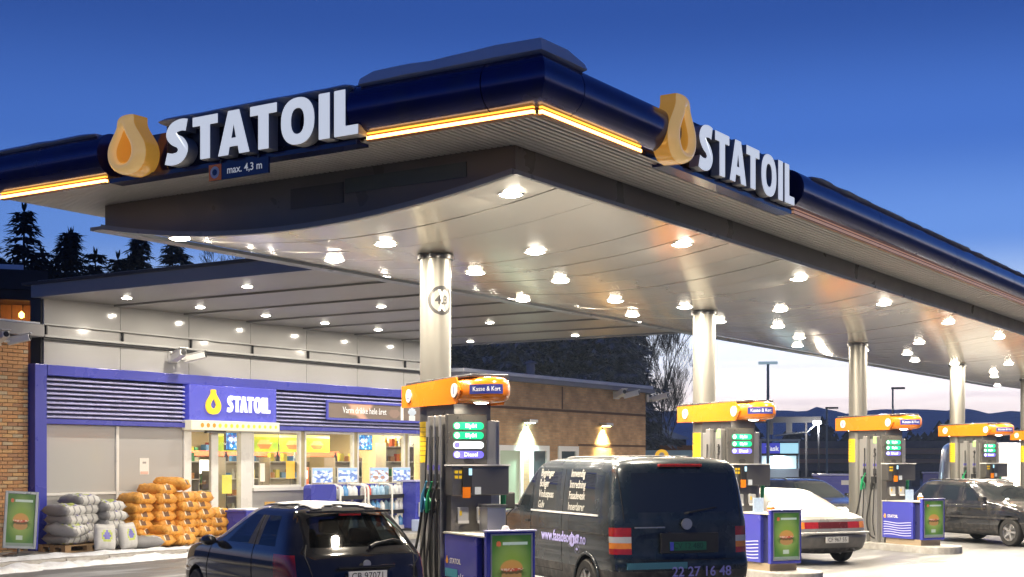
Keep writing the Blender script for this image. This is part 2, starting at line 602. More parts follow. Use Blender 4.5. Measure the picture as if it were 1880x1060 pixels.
# two patched sheets riveted on the end panel (one darker, one with a green tint)
for y0, y1, z0, z1, m in ((8.32, 9.95, 4.86, 5.02, pbr('patch_green', (.10, .125, .12), .4, var=.1)), (9.98, 10.75, 4.76, 4.99, pbr('patch_dark', (.085, .085, .088), .4, var=.1))):
    q = MB(); q.box(BX0 - .012, BX0 - .001, y0, y1, z0, z1, cM); q.obj('patch_panel', m, can)
# lip along the lower edge
LIP = pbr('edge_lip', (.22, .25, .29), .35, var=.08)
lp = MB(); lp.box(BX0 - .05, BX1 + .05, BY0 - .05, BY0 - .001, ZE - .05, ZE - .005, cM); lp.obj('edge_lip', LIP, can)
lp = MB(); lp.box(BX0 - .05, BX1 + .05, BY1 + .001, BY1 + .22, ZE - .05, ZE - .005, cM); lp.obj('edge_lip', LIP, can)
yl = [BY0 + (BY1 - BY0) * i / 40 for i in range(41)]
lp = MB()
lp.prism([(y, arc_z(y) - .045) for y in yl] + [(y, arc_z(y) + .012) for y in reversed(yl)], BX0 - .07, BX0 - .001, cM @ Matrix(((0, 0, 1, 0), (1, 0, 0, 0), (0, 1, 0, 0), (0, 0, 0, 1))))
lp.obj('edge_lip', LIP, can)

# ceiling boards, two to a row, every joint a real gap
PW = .9
def ceil_panel(y0, y1):
    mb = MB(); n = 9; rings = []
    for i in range(n + 1):
        y = y0 + (y1 - y0) * i / n
        z = arc_z(y)
        rings.append([(0.009, y, z), (PW - .009, y, z), (PW - .009, y, z + .02), (.009, y, z + .02)])
    mb.loft(rings)
    return mb
pa = ceil_panel(BY0 + .004, 11.42).mesh('ceiling_panel', CEIL, 30)
pb = ceil_panel(11.432, BY1 - .004).mesh('ceiling_panel', CEIL, 30)
x = BX0 + .06
while x + PW < BX1:
    for pm_ in (pa, pb): link('ceiling_panel', pm_, can, 0, cM @ T(x, 0, .003 + .0) @ RY(random.uniform(-.004, .004)))
    x += PW
bk = MB(); bk.box(BX0 + .06, BX1 - .06, BY0 + .06, BY1 - .06, ZE + .04, ZE + .06, cM); bk.obj('ceiling_backing', BLACK, can)

# bulging blue edge tube, in lengths, with the strip light under it
def tube_profile(n=22):
    """(outward, z) outline of the bulging blue edge."""
    pts = []
    for i in range(n + 1):
        a = R(-112) + (R(112) - R(-112)) * i / n
        pts.append((-.07 + .235 * math.cos(a), 5.425 + .245 * math.sin(a)))
    pts += [(-.30, 5.66), (-.30, 5.19)]
    return pts
PROF = tube_profile()
def tube_seg(path, name='fascia_tube', mat=TUBE, prof=PROF, cap=True):
    """path: outward-normal frames [(x, y, (nx, ny))]."""
    mb = MB()
    rings = [[(px + o * nx, py + o * ny, z) for o, z in prof] for px, py, (nx, ny) in path]
    mb.loft(rings, True, cap, cap, cM)
    return mb.obj(name, mat, can, 35)
corner = (-1.0, -1.0)
# length A: far end of the short side
tube_seg([(CX0, CY1, (-1, 1)), (CX0, 12.62, (-1, 0))])
# length B: round the corner; the two mitred joints show as dark lines
tube_seg([(CX0, 8.95, (-1, 0)), (CX0, 7.35, (-1, 0))])
tube_seg([(CX0, 7.338, (-1, 0)), (CX0, CY0, corner), (11.45, CY0, (0, -1))], cap=True)
tube_seg([(11.462, CY0, (0, -1)), (13.52, CY0, (0, -1))])
# length C: the long side beyond the sign
tx_ = [17.05, 20.1, 24.1, 28.1, 32.1, 36.1, 40.1, 44.1, 48.1]
for a_, b_ in zip(tx_, tx_[1:]): tube_seg([(a_ + .007, CY0, (0, -1)), (b_ - .007, CY0, (0, -1))])
tube_seg([(48.107, CY0, (0, -1)), (CX1, CY0, (1, -1))])
tube_seg([(CX1, CY0, (1, -1)), (CX1, CY1, (1, 1))])
tube_seg([(CX1, CY1, (1, 1)), (CX0, CY1, (-1, 1))])
# navy wall behind tube and letters
wl_ = MB(); wl_.box(CX0 + .20, CX0 + .28, CY0 + .2, CY1 - .2, CZ + .01, CZ + .5, cM); wl_.box(CX0 + .28, CX1 - .28, CY0 + .2, CY0 + .28, CZ + .01, CZ + .5, cM)
wl_.obj('fascia_wall', NAVY, can)
# backing box behind each word
for M_, a0, a1 in ((0, 8.90, 11.72), (1, 14.12, 17.08)):
    mb = MB()
    if M_ == 0: mb.box(CX0 + .02, CX0 + .196, a0, a1, CZ + .02, 5.70, cM)
    else: mb.box(a0, a1, CY0 + .02, CY0 + .196, CZ + .02, 5.72, cM)
    mb.obj('sign_backing', pbr('dark_navy', (.010, .012, .035), .3, var=.1), can, 0, .05)
# lower navy rail under the words
mb = MB(); mb.box(CX0 + .0, CX0 + .196, 8.96, 12.6, CZ - .03, CZ + .018, cM); mb.obj('sign_rail', NAVY, can)
mb = MB(); mb.box(13.53, 17.04, CY0 + .0, CY0 + .196, CZ - .03, CZ + .018, cM); mb.obj('sign_rail', NAVY, can)
# strip lights, each with a thin glowing bar above for its reflection
STRIP = glow('glow_strip', (1.0, .54, .16), 6.5)
STRIP_REFL = glow('strip_reflection_amber', (1.0, .42, .05), 2.4)
STRIPD = glow('glow_strip_dim', (1.0, .55, .34), .28)
CASE = pbr('strip_case', (.30, .12, .03), .35, var=.1)
def strip(x0, x1, y0, y1, m):
    mb = MB(); mb.box(x0, x1, y0, y1, CZ - .008, CZ + .024, cM); mb.obj('glow_strip', m, can)
    mb = MB(); mb.box(x0 + .006, x1, y0 + .006, y1, CZ + .048, CZ + .062, cM); mb.obj('glow_strip', STRIP_REFL if m is STRIP else m, can)  # upper bar is no lamp: emission paints the strip's reflection on the tube
def case(x0, x1, y0, y1):
    mb = MB(); mb.box(x0, x1, y0, y1, CZ - .022, CZ - .0085, cM); mb.box(x0 + .012, x1, y0 + .012, y1, CZ + .0245, CZ + .0475, cM); mb.obj('strip_case', CASE, can)
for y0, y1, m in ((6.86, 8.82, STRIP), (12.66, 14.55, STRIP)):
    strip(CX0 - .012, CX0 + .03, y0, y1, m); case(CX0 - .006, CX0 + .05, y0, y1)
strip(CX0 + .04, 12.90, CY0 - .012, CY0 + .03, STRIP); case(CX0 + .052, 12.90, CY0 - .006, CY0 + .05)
strip(17.1, CX1 - .1, CY0 - .012, CY0 + .03, STRIPD); case(17.1, CX1 - .1, CY0 - .006, CY0 + .05)

# caps of old snow on the tube
def cap(path, h=.10):
    random.seed(len(path) * 7)
    fine = []
    for (ax, ay, an), (bx_, by_, bn_) in zip(path, path[1:]):
        L_ = max(1, int(math.hypot(bx_ - ax, by_ - ay) / .22))
        for q_ in range(L_):
            u_ = q_ / L_
            fine.append((ax + (bx_ - ax) * u_, ay + (by_ - ay) * u_, an if an == bn_ else tuple(an[c_] * (1 - u_) + bn_[c_] * u_ for c_ in (0, 1))))
    fine.append(path[-1]); path = fine
    pr = [(.06, 5.635), (.10, 5.66), (.07, 5.66 + h * .8), (-.06, 5.66 + h), (-.26, 5.66 + h * .9), (-.36, 5.64), (-.2, 5.60)]
    mb = MB(); rings = []
    k = len(path)
    for i, (px, py, (nx, ny)) in enumerate(path):
        sc_ = .55 if i in (0, k - 1) else 1
        rings.append([(px + (o + (.03 * noise.noise((px * 2.6, py * 2.6, 7)) if o > 0 else 0)) * nx, py + (o + (.05 * noise.noise((px * 2.6, py * 2.6, 7)) if o > 0 else 0)) * ny, 5.64 + (z - 5.64) * sc_ * (1 + .16 * noise.noise((px * 1.3, py * 1.3, 0)) + .12 * noise.noise((px * 6, py * 6, o)))) for o, z in pr])
    mb.loft(rings, True, True, True, cM)
    mb.obj('snow_cap', SNOWC, can, 50)
cap([(CX0, 8.86, (-1, 0)), (CX0, 8.7, (-1, 0)), (CX0, 8, (-1, 0)), (CX0, CY0, corner), (11.3, CY0, (0, -1)), (11.6, CY0, (0, -1))], .14)
cap([(CX0, 11.7, (-1, 0)), (CX0, 11.6, (-1, 0)), (CX0, 10.5, (-1, 0)), (CX0, 9.05, (-1, 0)), (CX0, 8.95, (-1, 0))], .03)
cap([(CX0, 14.6, (-1, 0)), (CX0, 14.5, (-1, 0)), (CX0, 13, (-1, 0)), (CX0, 12.75, (-1, 0))], .035)
cap([(17.6, CY0, (0, -1)), (18.2, CY0, (0, -1)), (25, CY0, (0, -1)), (56, CY0, (0, -1)), (56.6, CY0, (0, -1))], .03)

# ---------------------------------------------------------------- big illuminated words
def stroke(pts, w, n_end=0):
    """Outline of a thick line through pts (square ends)."""
    L, Rr = [], []
    for i, p in enumerate(pts):
        a = Vector(pts[max(0, i - 1)]); c = Vector(pts[min(len(pts) - 1, i + 1)])
        t = (c - a).normalized(); nrm = Vector((-t.y, t.x))
        ww = w[i] if isinstance(w, list) else w
        L.append(tuple(Vector(p) + nrm * ww / 2)); Rr.append(tuple(Vector(p) - nrm * ww / 2))
    return L, Rr
def curve_pts(ctrl, n=8):
    out = []
    P = [ctrl[0]] + ctrl + [ctrl[-1]]
    for i in range(1, len(P) - 2):
        for k in range(n):
            t = k / n
            out.append(tuple(.5 * ((2 * P[i][c]) + (-P[i - 1][c] + P[i + 1][c]) * t + (2 * P[i - 1][c] - 5 * P[i][c] + 4 * P[i + 1][c] - P[i + 2][c]) * t * t + (-P[i - 1][c] + 3 * P[i][c] - 3 * P[i + 1][c] + P[i + 2][c]) * t ** 3) for c in (0, 1)))
    out.append(ctrl[-1])
    return out
W_ = .275
def ring_pts(cx, cy, rx, ry, n=36, e=2.3):
    o = []
    for k in range(n):
        a = 2 * math.pi * k / n
        c, s_ = math.cos(a), math.sin(a)
        o.append((cx + rx * math.copysign(abs(c) ** (2 / e), c), cy + ry * math.copysign(abs(s_) ** (2 / e), s_)))
    return o
def solid(mb, poly, d, hole=None, M=None):
    """Letter: front at y = -d, back at y = 0; outline in (x, z); optional hole with the same number of points."""
    n = len(poly)
    if hole is None:
        vs = [(x, -d, z) for x, z in poly] + [(x, 0, z) for x, z in poly]
        fs = [tuple(range(n)), tuple(reversed(range(n, 2 * n)))] + [(i, (i + 1) % n, n + (i + 1) % n, n + i) for i in range(n)]
        mb.add(vs, fs, M)
    else:
        vs = [(x, -d, z) for x, z in poly] + [(x, -d, z) for x, z in hole] + [(x, 0, z) for x, z in poly] + [(x, 0, z) for x, z in hole]
        fs = []
        for i in range(n):
            j = (i + 1) % n
            fs += [(i, j, n + j, n + i), (2 * n + i, 3 * n + i, 3 * n + j, 2 * n + j), (i, 2 * n + i, 2 * n + j, j), (n + i, n + j, 3 * n + j, 3 * n + i)]
        mb.add(vs, fs, M)
LET = {}
sS = curve_pts([(.60, .86), (.45, .885), (.25, .84), (.16, .70), (.25, .57), (.42, .47), (.50, .31), (.40, .15), (.20, .11), (.02, .15)], 6)
l_, r_ = stroke(sS, W_)
LET['S'] = (.66, [(l_ + r_[::-1], None)])
LET['T'] = (.70, [([(0, 1), (0, .77), (.21, .77), (.21, 0), (.49, 0), (.49, .77), (.70, .77), (.70, 1)], None)])
LET['A'] = (.80, [([(-.02, 0), (.25, 1), (.55, 1), (.82, 0), (.54, 0), (.505, .18), (.295, .18), (.26, 0)], None)])
LET['O'] = (.84, [(ring_pts(.42, .5, .42, .52), ring_pts(.42, .5, .155, .275))])
LET['I'] = (.28, [([(0, 0), (.28, 0), (.28, 1), (0, 1)], None)])
LET['L'] = (.58, [([(0, 0), (.58, 0), (.58, .22), (.28, .22), (.28, 1), (0, 1)], None)])
def letter_mesh(ch, h, depth, sx_=1.0):
    mb = MB()
    w, parts = LET[ch]
    for poly, hole in parts:
        P = [(x * h * sx_, z * h) for x, z in poly]
        if ch == 'A':
            # counter of the A: outer outline joined to its triangular opening
            k = [(.345, .38), (.40, .66), (.455, .38)]
            o = P; hh = [(x * h * sx_, z * h) for x, z in k]
            n = len(o)
            outer = [o[0], o[1], o[2], o[3], o[4], o[5], o[6], o[7]]
            # split in five flat pieces that butt: two legs, top, bar
            def lerp(a, b_, t): return (a[0] + (b_[0] - a[0]) * t, a[1] + (b_[1] - a[1]) * t)
            vs2 = outer + hh
            fs2 = [(0, 1, 9, 8), (1, 2, 9), (2, 3, 10, 9), (0, 8, 6, 7), (8, 10, 5, 6), (10, 3, 4, 5)]
            m_ = len(vs2)
            vs3 = [(x, -depth, z) for x, z in vs2] + [(x, 0, z) for x, z in vs2]
            fs3 = [f for f in fs2] + [tuple(reversed([i + m_ for i in f])) for f in fs2]
            for i in range(8):
                j = (i + 1) % 8
                fs3.append((i, j, m_ + j, m_ + i))
            for i, j in ((8, 9), (9, 10), (10, 8)):
                fs3.append((i, m_ + i, m_ + j, j))
            mb.add(vs3, fs3)
        else:
            solid(mb, P, depth, [(x * h * sx_, z * h) for x, z in hole] if hole else None)
    return w * h * sx_, mb
def word(name, parent, M, h, depth, total, m, gap=.09, bevel=.012):
    ws = [LET[c][0] for c in 'STATOIL']
    g_ = [gap] * 7
    g_[1] = .02; g_[2] = .02
    k = total / (h * (sum(ws) + sum(g_[:6])))
    x = 0
    for i, ch in enumerate('STATOIL'):
        w, mb = letter_mesh(ch, h, depth, k)
        if isinstance(m, list):
            for q_, f_ in enumerate(mb.f):
                if all(mb.v[p_][1] < -depth + 1e-5 for p_ in f_): mb.mi[q_] = 1
        mb.obj('letter', m, parent, None, bevel, M @ T(x, 0, 0))
        x += w + g_[i] * h * k
def drop_outline(n=64, inner=False):
    """Drop with a waisted stem: outline in a unit box, from the bottom anticlockwise."""
    half = curve_pts([(0, 0), (.26, .035), (.44, .16), (.50, .33), (.455, .50), (.33, .65), (.215, .775), (.155, .87), (.155, .955), (.13, 1.0), (0, 1.01)] if not inner else
                     [(0, 0), (.27, .05), (.44, .20), (.48, .38), (.40, .56), (.25, .74), (.11, .90), (.03, .98), (0, 1.0)], 6)
    L_ = [0]
    for p, q in zip(half, half[1:]): L_.append(L_[-1] + math.hypot(q[0] - p[0], q[1] - p[1]))
    def at_(t):
        d = t * L_[-1]
        for i in range(len(half) - 1):
            if d <= L_[i + 1] + 1e-9:
                u = (d - L_[i]) / max(1e-9, L_[i + 1] - L_[i])
                return (half[i][0] + (half[i + 1][0] - half[i][0]) * u, half[i][1] + (half[i + 1][1] - half[i][1]) * u)
        return half[-1]
    h_ = n // 2
    R_ = [at_(k / h_) for k in range(h_ + 1)]
    return [(x, z) for x, z in R_] + [(-x, z) for x, z in reversed(R_[1:-1])]
DROPM = pbr('drop_amber', (.80, .36, .05), .14, var=.15, scale=3, coat=.6, emit=(1, .50, .08), estr=.26)
DROPF = pbr('drop_face', (.86, .52, .20), .14, var=.12, scale=3, coat=.6, emit=(1, .64, .24), estr=.38)
def drop(parent, M, w, h, depth, hole_dx=-.06):
    mb = MB()
    o = [(x * w, z * h) for x, z in drop_outline()]
    i_ = [((x * .44 + hole_dx) * w, (.20 + z * .52) * h) for x, z in drop_outline(64, True)]
    o2 = [(x * .84 - .01 * w, .44 * h + (z - .44 * h) * .88) for x, z in o]
    n = len(o)
    vs, fs = [], []
    def blend(t): return [(p[0] + (q[0] - p[0]) * t, p[1] + (q[1] - p[1]) * t) for p, q in zip(o, i_)]
    prof_ = [(0, 0), (0, .55)] + [(.5 - .5 * math.cos(R(a_)), .55 + .45 * math.sin(R(a_))) for a_ in range(15, 180, 15)] + [(1, .5), (1, .12)]
    for t, yy in prof_:
        vs += [(x, -depth * yy, z) for x, z in blend(t)]
    nr = len(prof_)
    for r_i in range(nr - 1):
        for k in range(n):
            j = (k + 1) % n
            fs.append((r_i * n + k, r_i * n + j, (r_i + 1) * n + j, (r_i + 1) * n + k))
    mb.add(vs, fs)
    for i in range(len(mb.f)):
        mb.mi[i] = 1 if n * 2 <= i < n * 11 else 0
    mb.cur = 2; mb.add([(x, -depth * .13, z) for x, z in blend(1)], [tuple(range(n))])
    return mb.obj('drop_emblem', [DROPM, DROPF, pbr('drop_hollow', (.30, .10, .02), .4)], parent, 85, 0, M)

sg = empty('canopy_sign', (CX0, 12.55, 5.1), R(-90), 'lit white word with an amber drop on the short side of the canopy', 'sign', 'lit words on the canopy edge')
# local x runs along the edge (reading direction), local -y faces outwards
word('w', sg, T(1.00, .02, .05), .47, .15, 2.72, LETTERW)
drop(sg, T(.47, .02, .0), .56, .67, .30)
sg2 = empty('canopy_sign', (13.18, CY0, 5.1), 0, 'lit white word with an amber drop on the long side of the canopy', 'sign', 'lit words on the canopy edge')
word('w', sg2, T(.90, .02, .06), .50, .12, 2.82, LETTERW)
drop(sg2, T(.28, .02, -.02), .56, .74, .28, .04)

# hanging height notice
hs = empty('height_notice', (CX0 - .02, 10.98, 4.93), R(-90), 'small blue and orange height notice hung under the canopy edge', 'sign')
mb = MB(); mb.box(0, .86, -.012, .012, 0, .17); mb.obj('board', NAVY, hs)
mb = MB(); mb.box(.0, .18, -.018, -.0125, .0, .17); mb.obj('orange_field', ORANGE, hs)
mb = MB(); mb.cyl((.09, -.0185, .085), (.09, -.021, .085), .065, n=20); mb.obj('white_disc', WHITE, hs)
mb = MB(); mb.cyl((.09, -.0215, .085), (.09, -.023, .085), .035, n=16); mb.obj('dark_disc', NAVY, hs)
text_obj('lettering', 'max. 4,3 m', .115, glow('text_white', (.9, .92, .95), .25), hs, T(.52, -.014, .088), .001, .01)
for x in (.15, .7):
    mb = MB(); mb.box(x, x + .02, -.006, .006, .17, .22); mb.obj('bracket', ALUD, hs)

# columns
COLX = [14.55 + 8.05 * i for i in range(6)]
COLY = 10.65
COLMAT = pbr('column_steel', (.21, .205, .185), .40, metal=.55, var=.02, scale=1, rvar=.02)
cm = MB()
cm.lathe([(.2, .0), (.2, 4.545)], 40)
cme = cm.mesh('shaft', COLMAT, 40)
cc = MB(); cc.lathe([(.2005, 4.50), (.235, 4.50), (.235, 4.555), (.2005, 4.555)], 40)
ccm = cc.mesh('collar', ALUD, 40)
where = ['carrying the round height sign', 'beside the pump behind the van', 'rising behind the snowy white saloon', 'behind the dark estate car', 'nearest the white delivery van', 'last in the row of columns']
for i, cx in enumerate(COLX[:6]):
    c = empty('canopy_column', (cx, COLY, 0), 0, 'round steel canopy column, %s in the row, %s' % (ORD[i], where[i]) if i < 5 else 'round steel canopy column at the end of the row', 'column', 'columns under the fuel canopy')
    link('shaft', cme, c); link('collar', ccm, c)

# the round 4,3 sticker bent round the first column
st = empty('height_sign', (COLX[0], COLY, 3.96), 0, 'round black and white 4,3 sticker on the first canopy column', 'sign')
def on_col(mb, poly_fn, r, a0):
    pass
def bent_disc(name, r_in, r_out, rad, mat, notch=False):
    mb = MB(); n = 40; vs, fs = [], []
    aim = math.atan2(-COLY, -COLX[0]) + R(24)
    def put(u, v): 
        a = aim + u / rad
        return (rad * math.cos(a), rad * math.sin(a), v)
    if r_in == 0:
        vs.append(put(0, 0))
        for k in range(n): vs.append(put(r_out * math.cos(2 * math.pi * k / n), r_out * math.sin(2 * math.pi * k / n)))
        fs = [(0, 1 + k, 1 + (k + 1) % n) for k in range(n)]
    else:
        for rr in (r_in, r_out):
            for k in range(n):
                a_ = 2 * math.pi * k / n
                q = rr
                if notch and rr == r_in and k in (9, 10, 11, 29, 30, 31): q = rr - (.055 if k in (10, 30) else .01)
                vs.append(put(q * math.cos(a_), q * math.sin(a_)))
        fs = [(k, (k + 1) % n, n + (k + 1) % n, n + k) for k in range(n)]
    mb.add(vs, fs)
    return mb.obj(name, mat, st), put
bent_disc('white_disc', 0, .185, .202, WHITE)
_, put = bent_disc('black_ring', .145, .186, .2035, BLACK, True)
def bent_text(s, size, rad):
    t = text_obj('lettering', s, size, BLACK, None, Matrix.Identity(4), .0, .03)
    for v in t.data.vertices:
        aim = math.atan2(-COLY, -COLX[0]) + R(24)
        a = aim + v.co.x / rad
        v.co = (rad * math.cos(a), rad * math.sin(a), v.co.z)
    t.parent = st
bent_text('4,3', .15, .2045)

# ---------------------------------------------------------------- downlights
ring_m = MB(); ring_m.lathe([(.106, -.002), (.107, -.012), (.122, -.012), (.126, .001)], 24, None, False)
ring_me = ring_m.mesh('ring', WHITE, 40)
lens_b = MB(); lens_b.lathe([(.0, -.030), (.06, -.027), (.095, -.016), (.1055, -.003)], 24)
lens_me = lens_b.mesh('lens', LENS, 40)
def downlight(x, y, z, label, group, power, parent=None, s=1.0, color=LAMPW):
    d = empty('downlight', (x, y, z), 0, label, 'ceiling light', group)
    r = link('ring', ring_me, d); l = link('lens', lens_me, d)
    if s != 1: d.scale = (s, s, s)
    lamp('downlight_bulb', 'AREA', (0, 0, -.034), power, color, d, .20 if s > 1 else .10)
    return d
rows = [(8.19, [12.55 + 4.13 * i for i in range(11)], 'along the front edge'),
        (9.57, [15.24 + 8.2 * i for i in range(6)], 'in the row before the columns'),
        (10.60, [13.45 + 4.13 * i for i in range(11) if i not in (4,)], 'in line with the columns'),
        (11.16, [16.2 + 4.07 * i for i in range(10)], 'just behind the line of columns'),
        (12.3, [14.5, 23.0, 31.2], 'on the slope towards the shop'),
        (13.25, [12.6, 20.7, 53.5], 'at the edge facing the shop')]
for y, xs, how in rows:
    for i, x_ in enumerate(xs):
        z = arc_z(y)
        near = min(abs(x_ - c) for c in COLX)
        if y == 10.6 and near < .35: x_ += .5
        downlight(x_, y, z, 'lit canopy ceiling lamp %s, %s from the corner' % (how, ORD[i]), 'lamps in the fuel canopy ceiling', 235, s=1.2)

# ------------------------------------------------------------------ lower canopy in front of the shop
YF = 23.4
lc = empty('shop_canopy', (18.2, YF, 5.2), 0, 'low grey canopy roof between the shop front and the fuel canopy', 'canopy')
LCM = T(-18.2, -YF, -5.2)
LSOF = pbr('soffit_grey', (.26, .25, .235), .38, metal=.25, var=.03, scale=.6, rvar=.02)
lpan = MB()
lpan.add([(0.01, 0, .0), (1.985, 0, .035), (1.985, 9.2, .035), (.01, 9.2, .0), (.01, 0, .06), (1.985, 0, .06), (1.985, 9.2, .06), (.01, 9.2, .06)],
         [(0, 3, 2, 1), (4, 5, 6, 7), (0, 1, 5, 4), (3, 7, 6, 2), (0, 4, 7, 3), (1, 2, 6, 5)])
lme = lpan.mesh('soffit_panel', LSOF)
for i in range(7):
    link('soffit_panel', lme, lc, 0, LCM @ T(18.3 + 2.0 * i, 14.16, 5.2))
mb = MB(); mb.box(18.2, 18.296, 14.16, 23.35, 5.19, 5.44, LCM); mb.obj('fascia', pbr('blue_grey_fascia', (.20, .21, .24), .4, var=.08), lc)
mb = MB(); mb.box(32.305, 32.40, 14.16, 23.35, 5.19, 5.44, LCM); mb.obj('fascia', pbr('blue_grey_fascia', (.2, .2, .2)), lc)
mb = MB(); mb.box(18.16, 32.44, 14.1, 23.6, 5.442, 5.50, LCM); mb.obj('roof', pbr('roof_felt', (.05, .05, .055), .8), lc)
mb = MB(); mb.box(18.4, 32.3, 14.3, 23.4, 5.502, 5.55, LCM); mb.obj('roof_snow', SNOWC, lc)
# low lamps
yrows = [(21.95, [19.43 + 2.03 * i for i in range(7)]), (18.6, [19.4, 23.45, 27.6, 31.6]), (15.55, [19.73, 23.8, 29.3])]
names = ['close to the shop wall', 'in the middle row', 'beside the fuel canopy']
for (y, xs), how in zip(yrows, names):
    for i, x in enumerate(xs):
        downlight(x, y, 5.2 + .035 * (((x - 18.3) % 2.0) / 1.985) - .004, 'lit shop canopy lamp %s, %s from its open end' % (how, ORD[i]), 'lamps in the shop canopy ceiling', 48, s=.95, color=(1, .90, .76))

# ------------------------------------------------------------------ shop front
sh = empty('petrol_shop', (18.15, YF, 0), 0, 'lit petrol station shop front with white panels and blue louvred band', 'shop')
SM = T(-18.15, -YF, 0)
def sbox(name, m, x0, x1, y0, y1, z0, z1, bevel=0, parent=None):
    mb = MB(); mb.box(x0, x1, y0, y1, z0, z1, SM); return mb.obj(name, m, parent or sh, None, bevel)
# white upper cladding, two rows of panels with open joints
BACK = pbr('joint_dark', (.05, .05, .05), .8)
sbox('backing', BACK, 18.46, 32.40, YF - .02, YF + .3, 3.6, 5.19)
xs = [18.5 + 1.985 * i for i in range(8)]
for i in range(7):
    sbox('wall_panel', PEARL, xs[i] + .008, xs[i + 1] - .008, YF - .06, YF - .022, 4.70, 5.185)
    sbox('wall_panel', PEARL, xs[i] + .008, xs[i + 1] - .008, YF - .06, YF - .022, 4.47, 4.67)
    sbox('wall_panel', PEARL, xs[i] + .008, xs[i + 1] - .008, YF - .06, YF - .022, 3.80, 4.36)
    sbox('bracket', BLACK, xs[i] + .02, xs[i] + .05, YF - .12, YF - .061, 4.47, 4.66)
sbox('top_filler', PEARL, 18.46, 32.30, YF - .06, YF - .022, 5.187, 5.27)
sbox('rail', pbr('rail_grey', (.50, .50, .49), .35, var=.04), 18.46, 32.4, YF - .13, YF - .061, 4.67, 4.695)
sbox('rail', pbr('rail_grey', (.50, .50, .49), .35, var=.04), 18.46, 32.4, YF - .15, YF - .061, 4.42, 4.465)
sbox('rail', BLACK, 18.46, 32.4, YF - .12, YF - .061, 4.365, 4.415)
# blue portal frame
sbox('blue_post', BLUE, 18.15, 18.44, YF - .24, YF, .12, 3.86, .012)
sbox('blue_post', BLUE, 32.80, 33.10, YF - .24, YF, .12, 3.86, .012)
sbox('blue_beam', BLUE, 18.45, 32.79, YF - .24, YF - .061, 3.64, 3.855, .012)
sbox('blue_beam', BLUE, 18.45, 32.79, YF - .20, YF - .03, 2.665, 2.775, .008)
sbox('louvre_backing', pbr('deep_blue', (.02, .024, .10), .5), 18.45, 32.79, YF - .05, YF + .1, 2.78, 3.638)
sl = MB()
def slat_profile(mb, x0, x1, z):
    pts = [(YF - .055, z + .008), (YF - .21, z - .012), (YF - .225, z + .006), (YF - .205, z + .024), (YF - .055, z + .062)]
    vs = [(x0, y, zz) for y, zz in pts] + [(x1, y, zz) for y, zz in pts]
    n = 5
    mb.add(vs, [(0, 1, 2, 3, 4), (9, 8, 7, 6, 5)] + [(i, n + i, n + (i + 1) % n, (i + 1) % n) for i in range(n)], SM)
for k in range(9):
    z = 2.80 + k * .094
    for x0, x1 in ((18.46, 22.20), (25.10, 26.90), (26.92, 32.78)):
        mb = MB(); slat_profile(mb, x0, x1, z); mb.obj('slat', SLATB, sh)
# panels under the band
for x0, x1 in ((18.47, 20.34), (20.42, 22.27)):
    sbox('wall_panel', PEARL, x0, x1, YF - .06, YF, 1.275, 2.66)
    sbox('wall_panel', PEARL, x0, x1, YF - .05, YF, .12, 1.205)
sbox('mullion', WHITE, 20.345, 20.415, YF - .10, YF, .12, 2.66)
sbox('rail', WHITE, 18.45, 20.34, YF - .09, YF, 1.21, 1.27)
sbox('rail', WHITE, 20.42, 22.27, YF - .09, YF, 1.21, 1.27)
# notice sheet on the panel
nt_ = sbox('notice', WHITE, 21.02, 21.28, YF - .066, YF - .061, 1.62, 1.98)
sbox('notice_heading', pbr('print_grey', (.35, .33, .33), .6), 21.10, 21.2, YF - .069, YF - .0665, 1.86, 1.90, 0, nt_)
sbox('notice_foot', pbr('print_pink', (.75, .5, .42), .6), 21.04, 21.26, YF - .069, YF - .0665, 1.63, 1.69, 0, nt_)

GLS = glass('shop_glass', (1, 1, .98), .96)
FRAMEW = pbr('door_frame', (.80, .79, .76), .3, var=.04)
# entrance: sliding doors
dr = empty('entrance_door', (0, 0, 0)); dr.parent = sh
def sub(parent, name, m, x0, x1, y0, y1, z0, z1, bevel=0):
    mb = MB(); mb.box(x0, x1, y0, y1, z0, z1, SM); return mb.obj(name, m, parent, None, bevel)
sub(dr, 'frame', FRAMEW, 22.28, 22.50, YF - .11, YF + .03, .12, 2.66)
sub(dr, 'frame', FRAMEW, 24.08, 24.46, YF - .11, YF + .03, .12, 2.66)
sub(dr, 'frame', FRAMEW, 23.16, 23.38, YF - .07, YF + .01, .14, 2.56)
sub(dr, 'frame', FRAMEW, 22.51, 24.07, YF - .11, YF + .02, 2.58, 2.66)
sub(dr, 'frame', FRAMEW, 22.51, 23.15, YF - .05, YF + .01, .14, .24)
sub(dr, 'frame', FRAMEW, 23.39, 24.07, YF - .05, YF + .01, .14, .24)
sub(dr, 'pane', GLS, 22.505, 23.155, YF - .03, YF - .022, .245, 2.575)
sub(dr, 'pane', GLS, 23.385, 24.075, YF - .03, YF - .022, .245, 2.575)
sub(dr, 'door_sensor', ALUD, 22.9, 23.5, YF - .2, YF - .111, 2.55, 2.64)
